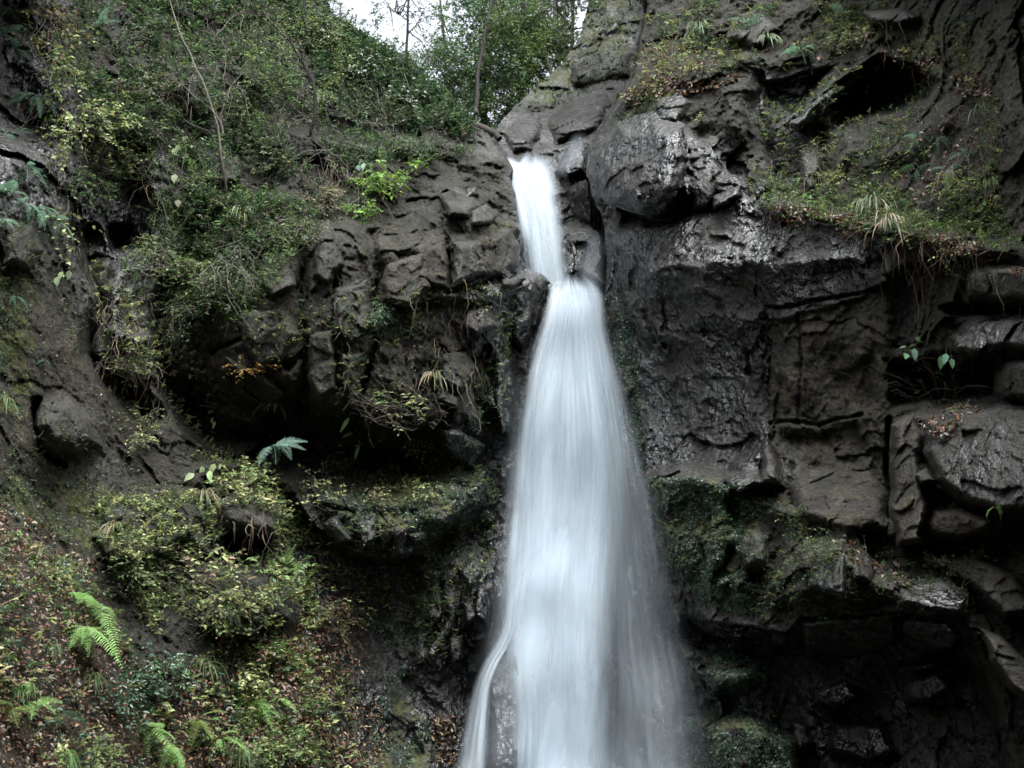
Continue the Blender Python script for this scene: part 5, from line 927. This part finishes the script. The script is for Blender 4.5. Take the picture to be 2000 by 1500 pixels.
for label, base, ctr, rad, cols, ll in [
    ('dark shrub draped over the cliff left of the crevice', (480, 470), (470, 500), (70, 46), [DGR, GRN, DGR], 0.04),
    ('dark green shrub hanging below the feathery shrub', (350, 590), (350, 620), (50, 46), [DGR, GRN, OLV], 0.04),
    ('dark green bush filling the slope under the vines', (180, 340), (190, 360), (60, 50), [DGR, GRN, LIME], 0.05),
    ('dense dark bush on the cliff between vines and sapling', (260, 220), (290, 240), (66, 56), [DGR, GRN, DGR, LIME], 0.048),
    ('dense green bush left of the leafy sapling trunk', (520, 170), (540, 150), (60, 50), [GRN, DGR, LIME], 0.045),
    ('olive shrub with bare twigs between the vines and the bare sapling', (320, 190), (300, 150), (60, 50), [OLV, GRN, GREY], 0.045),
    ('dull green shrub below the round-leaved shrub', (250, 330), (240, 300), (60, 34), [GRN, OLV, YEL], 0.045),
    ('low green shrub on the pale rocks behind the bare sapling', (540, 330), (520, 300), (60, 34), [GRN, DGR, OLV], 0.04),
    ('grey-green twiggy shrub under the leafy sapling', (600, 230), (570, 210), (56, 46), [GREY, OLV, GRN], 0.04),
    ('dark shrub in the middle of the ridge slope', (700, 230), (680, 190), (56, 40), [DGR, GRN, DGR], 0.045),
    ('pale withered shrub on the slope left of the lime-green shrub', (640, 400), (630, 370), (50, 36), [GREY, STR, OLV], 0.04),
    ('green shrub hanging over the shaded rock left of the bulge', (300, 480), (290, 500), (50, 40), [GRN, OLV, LIME], 0.045),
    ('sparse shrub on the rock edge above the bulge crevice', (600, 430), (590, 450), (56, 30), [GRN, OLV], 0.035),
    ('tangled green shrub in the hollow left of the overhang', (300, 860), (290, 830), (50, 46), [GRN, OLV, PAL], 0.04),
    ('yellow-green shrub on the round mossy lump at left', (300, 1010), (300, 985), (70, 36), [OLV, YEL, GRN], 0.036),
    ('light green shrub at the foot of the round mossy lump', (290, 1110), (270, 1125), (60, 30), [LIME, GRN, PAL], 0.04),
    ('mixed green seedlings above the largest fern', (110, 1130), (100, 1110), (70, 30), [OLV, GRN, YEL], 0.04),
    ('bushy yellow-green shrub at the bottom edge beside the wet rock', (540, 1480), (530, 1450), (60, 36), [YEL, LIME, GRN], 0.045),
    ('bushy light green shrub at the bottom edge left of the ferns', (200, 1480), (200, 1455), (60, 36), [LIME, GRN, YEL], 0.045),
    ('sparse yellow seedlings on the wet slope near the fall', (680, 1220), (670, 1200), (46, 40), [YEL, OLV, BRN], 0.034),
    ('trailing green shrub under the notch left of the upper fall', (800, 300), (830, 290), (50, 20), [DGR, GRN], 0.04),
    ('dark green herbs at the top edge of the right cliff', (1390, 20), (1380, 5), (70, 24), [DGR, GRN, OLV], 0.045),
    ('olive herbs on the right cliff below the broad fern', (1640, 90), (1640, 70), (60, 26), [OLV, GRN, YEL], 0.04),
    ('green herbs along the middle of the right ledge', (1780, 440), (1780, 420), (60, 26), [GRN, LIME, OLV], 0.042),
    ('green herbs on the slanting ledge at lower right', (1640, 1080), (1620, 1070), (60, 24), [GRN, OLV, DGR], 0.036)]:
    S('leafy_shrub', label, 'shrub', base, ctr, rad, 12, 4, 8, ll, ll * 0.5, cols, 0.35, stem=0.007, bare=8)

# ferns
fern('large light green fern with drooping fronds on the leaf-covered slope', (180, 1185), 0.56, 11, 'light', (-1.5, 1.2), 0.25, off=0.08)
fern('light green fern just below and left of the largest fern', (165, 1225), 0.54, 10, 'light', (-1.3, 1.3), 0.05, off=0.1)
fern('pale blue-green fern jutting out of the dark overhang', (530, 872), 0.38, 7, 'pale', (-0.5, 1.8), 0.75, off=1.6, els=(-0.65, 0.35))
for k, (u, v, L, n, t) in enumerate([(20, 25, .30, 5, 'blue'), (12, 68, .32, 5, 'blue'), (35, 98, .30, 5, 'blue'), (72, 185, .34, 6, 'blue'), (20, 262, .32, 6, 'blue'), (52, 325, .36, 6, 'blue'), (14, 380, .36, 6, 'blue'), (50, 395, .38, 6, 'blue'), (85, 410, .34, 6, 'blue'), (108, 432, .36, 6, 'blue'), (10, 428, .32, 5, 'blue')]):
    fern(ORD[k] + ' from the top of the blue-green ferns along the left edge', (u, v), L, n, t, (-1.2, 1.4), 0.1, 'ferns along the left edge')
for k, (u, v, L, n, t) in enumerate([(25, 1385, .42, 7, 'yellow'), (70, 1370, .40, 6, 'light'), (120, 1400, .36, 6, 'dark'), (290, 1425, .46, 8, 'light'), (335, 1455, .46, 8, 'light'), (385, 1405, .42, 7, 'yellow'), (430, 1440, .38, 6, 'light'), (500, 1372, .36, 6, 'light'), (545, 1365, .32, 5, 'light')]):
    fern(ORD[k] + ' from the left of the ferns along the bottom left edge', (u, v), L, n, t, (-1.3, 1.3), 0.3, 'ferns along the bottom left edge')
fern('small bluish fern on the mossy earth bank at the left edge', (28, 578), 0.26, 5, 'blue', (-1.4, 1.4), 0.2)
fern('tiny dark fern on the bare earth bank', (88, 702), 0.20, 4, 'dark', (-1.4, 1.4), 0.2)
fern('small blue-green fern in the vertical crevice of the left cliff', (588, 592), 0.22, 5, 'blue', (-0.6, 1.5), 0.1)
fern('small blue-green fern on the upper left cliff near the sapling', (565, 165), 0.26, 5, 'blue', (-1.4, 1.0), 0.2)
fern('blue-green fern at the cliff top left of the round-leaved shrub', (190, 55), 0.3, 5, 'blue', (-1.4, 1.4), 0.2)
fern('small dark fern in the shade above the round-leaved shrub', (160, 65), 0.26, 5, 'dark', (-1.4, 1.4), 0.1)
fern('small fern hanging on the middle of the left rock face', (765, 640), 0.2, 5, 'dark', (-1.0, 1.4), 0.2)
fern('small fern in the shade at the right end of the overhang', (800, 865), 0.2, 5, 'blue', (-1.4, 0.6), 0.2)
fern('palm-like blue-green fern near the top of the right cliff', (1465, 48), 0.26, 7, 'blue', (-1.5, 1.5), 0.3)
fern('broad blue-green fern near the top middle of the right cliff', (1655, 28), 0.30, 6, 'blue', (-1.2, 1.2), 0.1)
fern('blue-green fern above the dark wedge-shaped cave', (1568, 100), 0.32, 6, 'blue', (-1.4, 1.2), 0.15)
fern('dark green fern left of the broad fern on the right cliff', (1500, 20), 0.26, 5, 'dark', (-1.4, 1.4), 0.2)
for k, (u, v) in enumerate([(1790, 275), (1835, 265), (1880, 300), (1790, 330), (1850, 330), (1745, 400)]):
    fern(ORD[k] + ' fern from the left on the shaded slope above the right ledge' if k < 3 else ['withered fern hanging below the shaded slope ferns', 'drooping fern right of the withered fern on the right slope', 'small fern at the foot of the big grass tuft'][k - 3], (u, v), 0.26, 5, 'dark' if k % 2 else 'blue', (-1.3, 1.3), 0.0, 'ferns on the right slope')
fern('light fern-like moss tuft on the ledge under the big right block', (1800, 1100), 0.2, 6, 'light', (-1.5, 1.5), 0.2)
fern('small green fern at the base of the big right block', (1945, 990), 0.16, 4, 'light', (-1.4, 1.4), 0.0)

# grass tufts
G1, G2 = [(0.07, 0.12, 0.045), (0.11, 0.16, 0.06)], [(0.07, 0.12, 0.045), (0.20, 0.18, 0.10), STR]
for label, uv, n, L, c, w in [
    ('large drooping dark green grass tuft on the right ledge', (1705, 405), 60, 0.62, [(0.05, 0.10, 0.04), (0.09, 0.14, 0.06), STR], 0.012),
    ('second drooping grass tuft hanging just right of the large one', (1735, 440), 26, 0.50, G2, 0.011),
    ('upright green grass tuft in the top part of the right cliff', (1365, 55), 44, 0.32, G1, 0.009),
    ('thin grass tuft beside the palm-like fern on the right cliff', (1500, 75), 26, 0.26, G1, 0.008),
    ('grass tuft hanging under the shrub at the mouth of the overhang', (395, 968), 34, 0.36, G2, 0.008),
    ('small drooping grass tuft at the far left of the earth bank', (12, 785), 34, 0.28, G1, 0.008),
    ('grass tuft below the wide yellow-green shrub', (400, 1300), 44, 0.36, G1, 0.009),
    ('grass tuft left of the low glossy shrub', (182, 1330), 34, 0.34, G1, 0.009),
    ('grass tuft at the bottom edge near the leafy sprigs', (470, 1470), 50, 0.40, G1, 0.010),
    ('bright green grass tuft at the bottom left edge', (125, 1480), 60, 0.36, [(0.09, 0.19, 0.05), (0.12, 0.2, 0.06)], 0.009),
    ('bright green grass tuft above the bottom left grass', (45, 1345), 40, 0.32, [(0.09, 0.19, 0.05), (0.12, 0.2, 0.06)], 0.009),
    ('dry grass tuft on the underside of the rock bulge', (532, 790), 24, 0.26, G2, 0.007),
    ('thin grass tuft on the rock right of the twiggy shrub', (848, 735), 34, 0.30, G2, 0.008),
    ('grass tuft on the round mossy lump at left', (222, 1030), 30, 0.26, G2, 0.008),
    ('grass tuft at the left end of the wide yellow-green shrub', (345, 1155), 40, 0.36, [(0.09, 0.14, 0.07), (0.14, 0.17, 0.09)], 0.009),
    ('grass tuft in the middle of the wide yellow-green shrub', (440, 1190), 34, 0.32, [(0.09, 0.14, 0.07), (0.14, 0.17, 0.09)], 0.009),
    ('small grass tuft beside the largest fern', (98, 1265), 34, 0.28, G1, 0.008),
    ('grass tuft at the base of the dark sapling on the left cliff', (635, 190), 40, 0.34, G1, 0.008),
    ('grass tuft on the cliff left of the bare sapling foot', (470, 420), 44, 0.34, G2, 0.008),
    ('dry grass tuft over the shaded rock above the earth bank', (200, 620), 34, 0.30, [STR, TAN, OLV], 0.006),
    ('thin grass tuft hanging at the right edge near the foreground trunk', (1935, 360), 26, 0.36, G1, 0.009),
    ('thin grass blades near the right edge by the shaded slope', (1915, 215), 18, 0.36, G1, 0.008),
    ('dry grass tuft under the ferns of the right slope', (1850, 345), 34, 0.34, [STR, TAN, BRN], 0.007)]:
    tuft(label, uv, n, L, c, w)

# broad single leaves hanging in front of the dark rock
def leaf_plant(label, base, tips, L, W, cols):
    a = P_(*base, 0.02); root = empty('broad_leaf_plant', a); tag(root, label, 'plant')
    bt = MB()
    for u, v, o in tips:
        c = P_(u, v, o); tube(bt, curve(a, c, np.array([0, -0.1, 0.06]), 6, 0.05), 0.004, 0.002, 3)
        b = MB(); d = unit(np.array([[0.35 * R.normal(), -0.25, -0.9 + 0.4 * R.normal()]])); leaves(b, c[None], d, unit(np.array([[0.3 * R.normal(), -1.0, 0.45]])), L * (0.8 + 0.4 * R.random()), W * (0.8 + 0.4 * R.random()), pick(cols, 1, 0.2), 0.12, True); b.build('leaf', M_LEAF, root)
    bt.build('stem', M_TWIG, root)
leaf_plant('two long bright leaves drooping at the right part of the overhang', (720, 830), [(690, 845, 0.35), (702, 870, 0.4), (682, 815, 0.35)], 0.17, 0.05, [(0.17, 0.28, 0.10)])
leaf_plant('single bright leaf pair in front of the dark overhang', (430, 800), [(415, 815, 0.14), (420, 822, 0.14)], 0.10, 0.04, [(0.18, 0.28, 0.08)])
leaf_plant('pale broad leaves at the left end of the overhang ledge', (400, 935), [(395, 910, 0.14), (410, 918, 0.35), (380, 925, 0.14), (420, 905, 0.35)], 0.12, 0.07, [(0.30, 0.38, 0.18)])
leaf_plant('pale broad leaves on the dark rock left of the bulge', (320, 600), [(312, 600, 0.10), (318, 620, 0.10), (300, 625, 0.10)], 0.10, 0.06, [(0.30, 0.36, 0.20)])
leaf_plant('cluster of pale broad leaves near the bare sapling', (370, 270), [(365, 265, 0.14), (350, 282, 0.14), (395, 270, 0.14), (338, 290, 0.14), (380, 285, 0.14), (342, 340, 0.14), (348, 390, 0.14)], 0.10, 0.07, [(0.28, 0.34, 0.20)])
leaf_plant('pale leaf cluster above the bright lime-green shrub', (720, 300), [(705, 310, 0.12), (700, 322, 0.12), (712, 318, 0.12)], 0.11, 0.08, [(0.22, 0.36, 0.24)])
leaf_plant('pale leaf cluster on the dark rock above the earth bank', (135, 520), [(130, 512, 0.10), (122, 530, 0.10), (136, 528, 0.10), (112, 540, 0.10)], 0.09, 0.06, [(0.30, 0.36, 0.20)])
leaf_plant('broad green leaves in front of the dark right recess', (1845, 720), [(1836, 695, 0.4), (1858, 700, 0.45), (1848, 690, 0.4), (1770, 690, 0.4), (1785, 680, 0.4)], 0.13, 0.055, [(0.13, 0.26, 0.14)])

# low growth nobody could count
b = MB()
for poly, n, cols, thr, sd_, H, L in [
    ([(100, -20), (700, -20), (900, 240), (960, 300), (860, 340), (700, 400), (560, 470), (330, 620), (240, 560), (160, 420), (90, 200)], 7500, [GRN, DGR, DGR, GREY, GRN, LIME], -0.02, 51, 0.14, 0.038),
    (MUD, 2400, [GRN, OLV, DGR, GREY], -0.02, 59, 0.06, 0.03), ([(0, 420), (120, 430), (160, 560), (0, 560)], 300, [GRN, OLV, DGR], -0.05, 60, 0.07, 0.032),
    ([(280, 380), (620, 380), (740, 440), (600, 480), (480, 640), (340, 620)], 2600, [GRN, DGR, GRN, LIME], -0.12, 52, 0.11, 0.036),
    ([(150, 480), (340, 600), (420, 780), (560, 830), (820, 860), (820, 960), (560, 960), (380, 920), (240, 820)], 1900, [GRN, OLV, PAL, YEL], -0.02, 53, 0.09, 0.038),
    ([(560, 940), (980, 900), (960, 1100), (860, 1300), (760, 1200), (620, 1100)], 1800, [GRN, OLV, YEL, DGR], -0.04, 54, 0.07, 0.032),
    ([(420, 600), (1000, 560), (980, 840), (600, 840)], 2200, [GRN, OLV, DGR, YEL], -0.02, 55, 0.07, 0.030),
    ([(1200, 200), (1500, 120), (1960, 100), (1960, 500), (1500, 430), (1400, 250)], 3000, [GRN, OLV, DGR, YEL], -0.05, 56, 0.09, 0.038),
    ([(1260, 930), (1500, 960), (1700, 1060), (1900, 1100), (1880, 1220), (1500, 1220), (1300, 1100)], 2400, [GRN, DGR, OLV], -0.06, 57, 0.06, 0.03),
    ([(1320, 1220), (1600, 1230), (1700, 1400), (1560, 1520), (1340, 1520)], 700, [DGR, GRN], 0.05, 58, 0.05, 0.024),
    ([(130, -20), (640, -20), (760, 110), (930, 260), (900, 320), (700, 330), (560, 400), (420, 470), (300, 420), (260, 300), (150, 240)], 6500, [GRN, DGR, GRN, LIME, DGR, GRN], -0.06, 1, 0.18, 0.046),
    ([(560, 10), (680, 60), (800, 130), (930, 250), (800, 260), (640, 200)], 3000, [DGR, DGR, GRN], -0.3, 2, 0.16, 0.045),
    ([(340, 420), (560, 410), (580, 480), (480, 620), (380, 600)], 700, [GRN, DGR, OLV], -0.05, 3, 0.08, 0.03),
    ([(100, 520), (320, 560), (330, 880), (220, 800)], 300, [GRN, OLV, PAL], 0.05, 4, 0.08, 0.035), ([(620, 560), (1000, 560), (960, 860), (700, 840)], 420, [GRN, OLV, YEL], 0.05, 5, 0.07, 0.026),
    ([(1240, 40), (1560, 10), (1900, 20), (1900, 130), (1700, 90), (1480, 130), (1300, 160)], 1600, [GRN, OLV, YEL, DGR], -0.08, 6, 0.11, 0.042), ([(1500, 350), (1960, 400), (2000, 500), (1700, 460), (1500, 410)], 1100, [GRN, LIME, OLV], -0.1, 7, 0.10, 0.045),
    ([(1640, 250), (1940, 180), (1960, 400), (1700, 380)], 320, [DGR, GRN, OLV], 0.05, 8, 0.07, 0.03), ([(1000, 120), (1250, 0), (1250, 150), (1060, 220)], 420, [DGR, GRN], -0.05, 9, 0.09, 0.035)]:
    herbs(b, poly, n, cols, L, H, 5, thr, 1.1, sd_)
stuff(b, 'undergrowth', 'small green leafy undergrowth covering the upper cliffs', 'undergrowth', M_LEAF)
b = MB()
for poly, n, cols, thr, sd_, H, L in [(SLOPE, 7000, [YEL, OLV, LIME, GRN, GRN, GRN, LIME, DGR], -0.02, 11, 0.10, 0.056), (SLOPE, 1800, [PAL, YEL, LIME, BLU], 0.02, 15, 0.14, 0.07), ([(180, 980), (560, 960), (640, 1100), (640, 1230), (300, 1240), (220, 1110)], 4200, [YEL, OLV, GRN, PAL, GRN], -0.08, 12, 0.08, 0.044), ([(560, 1100), (760, 1130), (760, 1400), (640, 1500), (560, 1300)], 1200, [YEL, OLV, BRN, GRN], 0.02, 13, 0.07, 0.042), ([(480, 1260), (600, 1260), (620, 1500), (430, 1500)], 800, [YEL, LIME, GRN], -0.05, 14, 0.10, 0.04)]:
    herbs(b, poly, n, cols, L, H, 5, thr, 1.3, sd_)
stuff(b, 'ground_cover', 'yellow-green seedlings growing through the dead leaves on the lower left slope', 'ground cover', M_LEAF)
b = MB()
litter(b, SLOPE, 36000, [(0.12, 0.070, 0.040), (0.14, 0.074, 0.038), ORG, TAN, BRN, GREY, BRN], (0.025, 0.07), -0.4, 1.2, 21, 0.10); litter(b, [(560, 1150), (720, 1180), (760, 1500), (600, 1500)], 2200, [BRN, BRN, ORG, TAN, STR], (0.02, 0.05), -0.02, 1.4, 22)
litter(b, [(840, 1395), (890, 1400), (895, 1500), (850, 1490)], 130, [BRN, TAN], (0.03, 0.07), -0.5, 1, 23); litter(b, [(0, 980), (120, 1050), (200, 1120), (100, 1130), (0, 1060)], 260, [ORG, BRN, STR], (0.04, 0.08), -0.1, 1, 24)
litter(b, MUD, 700, [BRN, TAN, GREY], (0.02, 0.04), -0.1, 1.5, 61); litter(b, [(600, 780), (1000, 560), (960, 1000), (700, 1100)], 260, [TAN, BRN, STR], (0.02, 0.04), -0.2, 1, 30)
stuff(b, 'leaf_litter', 'brown dead leaves strewn over the lower left slope', 'dead leaves', M_DRY)
b = MB()
for poly, n, sd_ in [([(1500, 395), (1720, 430), (2000, 500), (2000, 540), (1850, 490), (1650, 470), (1500, 430)], 1500, 25), ([(1200, 190), (1300, 130), (1480, 110), (1700, 60), (1900, 140), (1960, 200), (1850, 180), (1700, 90), (1480, 150), (1250, 210)], 1500, 26), ([(1780, 810), (1900, 785), (1930, 830), (1830, 860)], 240, 27), ([(1570, 1030), (1660, 1050), (1770, 1110), (1790, 1150), (1740, 1140), (1600, 1060)], 130, 28), ([(1640, 240), (1900, 220), (1960, 400), (1700, 390)], 260, 29)]:
    litter(b, poly, n, [BRN, ORG, BRN, TAN, GREY], (0.035, 0.085), -0.08, 1.2, sd_)
stuff(b, 'leaf_litter', 'wet brown dead leaves lying on the ledges of the right cliff', 'dead leaves', M_DRY)
b = MB()
for poly, n, L, sd_ in [([(250, 0), (640, 0), (800, 220), (640, 420), (300, 420), (150, 200)], 330, 0.40, 31), ([(580, 300), (760, 300), (740, 420), (600, 400)], 90, 0.45, 32), ([(180, 560), (330, 580), (320, 760), (200, 720)], 120, 0.30, 33), ([(640, 560), (960, 540), (940, 820), (680, 820)], 90, 0.26, 34), ([(1500, 300), (1640, 260), (1620, 400), (1500, 400)], 110, 0.3, 35), ([(1650, 420), (1960, 440), (1960, 560), (1700, 500)], 110, 0.34, 36), ([(380, 950), (560, 960), (560, 1060), (420, 1060)], 60, 0.26, 37), ([(60, 120), (280, 180), (250, 420), (80, 330)], 110, 0.34, 38), ([(1560, 20), (1960, 60), (1960, 400), (1800, 300)], 120, 0.3, 39)]:
    strings(b, poly, n, [TAN, GREY, GREY, BRN], L, 0.0032, 0.9, sd_)
stuff(b, 'hanging_roots', 'dry hanging stems and roots on both cliffs', 'dry stems', M_LEAF)
b = MB()
for poly, n, sd_ in [([(1262, 935), (1420, 935), (1500, 990), (1440, 1100), (1530, 1140), (1480, 1200), (1390, 1190), (1300, 1100)], 16000, 41), ([(1182, 570), (1235, 600), (1262, 900), (1240, 940), (1215, 780), (1190, 660)], 3000, 48), ([(1345, 1265), (1500, 1285), (1500, 1345), (1400, 1360)], 4000, 42), ([(1340, 1400), (1500, 1395), (1580, 1500), (1340, 1540)], 5000, 43), ([(820, 870), (950, 800), (1020, 620), (1050, 570), (1000, 560), (930, 780), (960, 960), (880, 1080), (780, 1340), (860, 1400), (800, 1500), (700, 1500), (760, 1300), (640, 1060), (620, 960), (760, 950)], 18000, 44), ([(-20, 560), (60, 560), (60, 760), (-20, 780)], 1600, 45), ([(0, 930), (200, 930), (250, 1000), (170, 1080), (0, 1010)], 1600, 46), ([(1190, 235), (1300, 170), (1330, 185), (1240, 245)], 800, 47)]:
    litter(b, poly, n, [(0.035, 0.075, 0.045), (0.05, 0.09, 0.045), (0.03, 0.06, 0.040)], (0.014, 0.034), -0.06, 2.2, sd_, 0.01, 0.3)
stuff(b, 'moss', 'small-leaved green moss on the wet rocks beside the fall', 'moss', M_GLOSS)
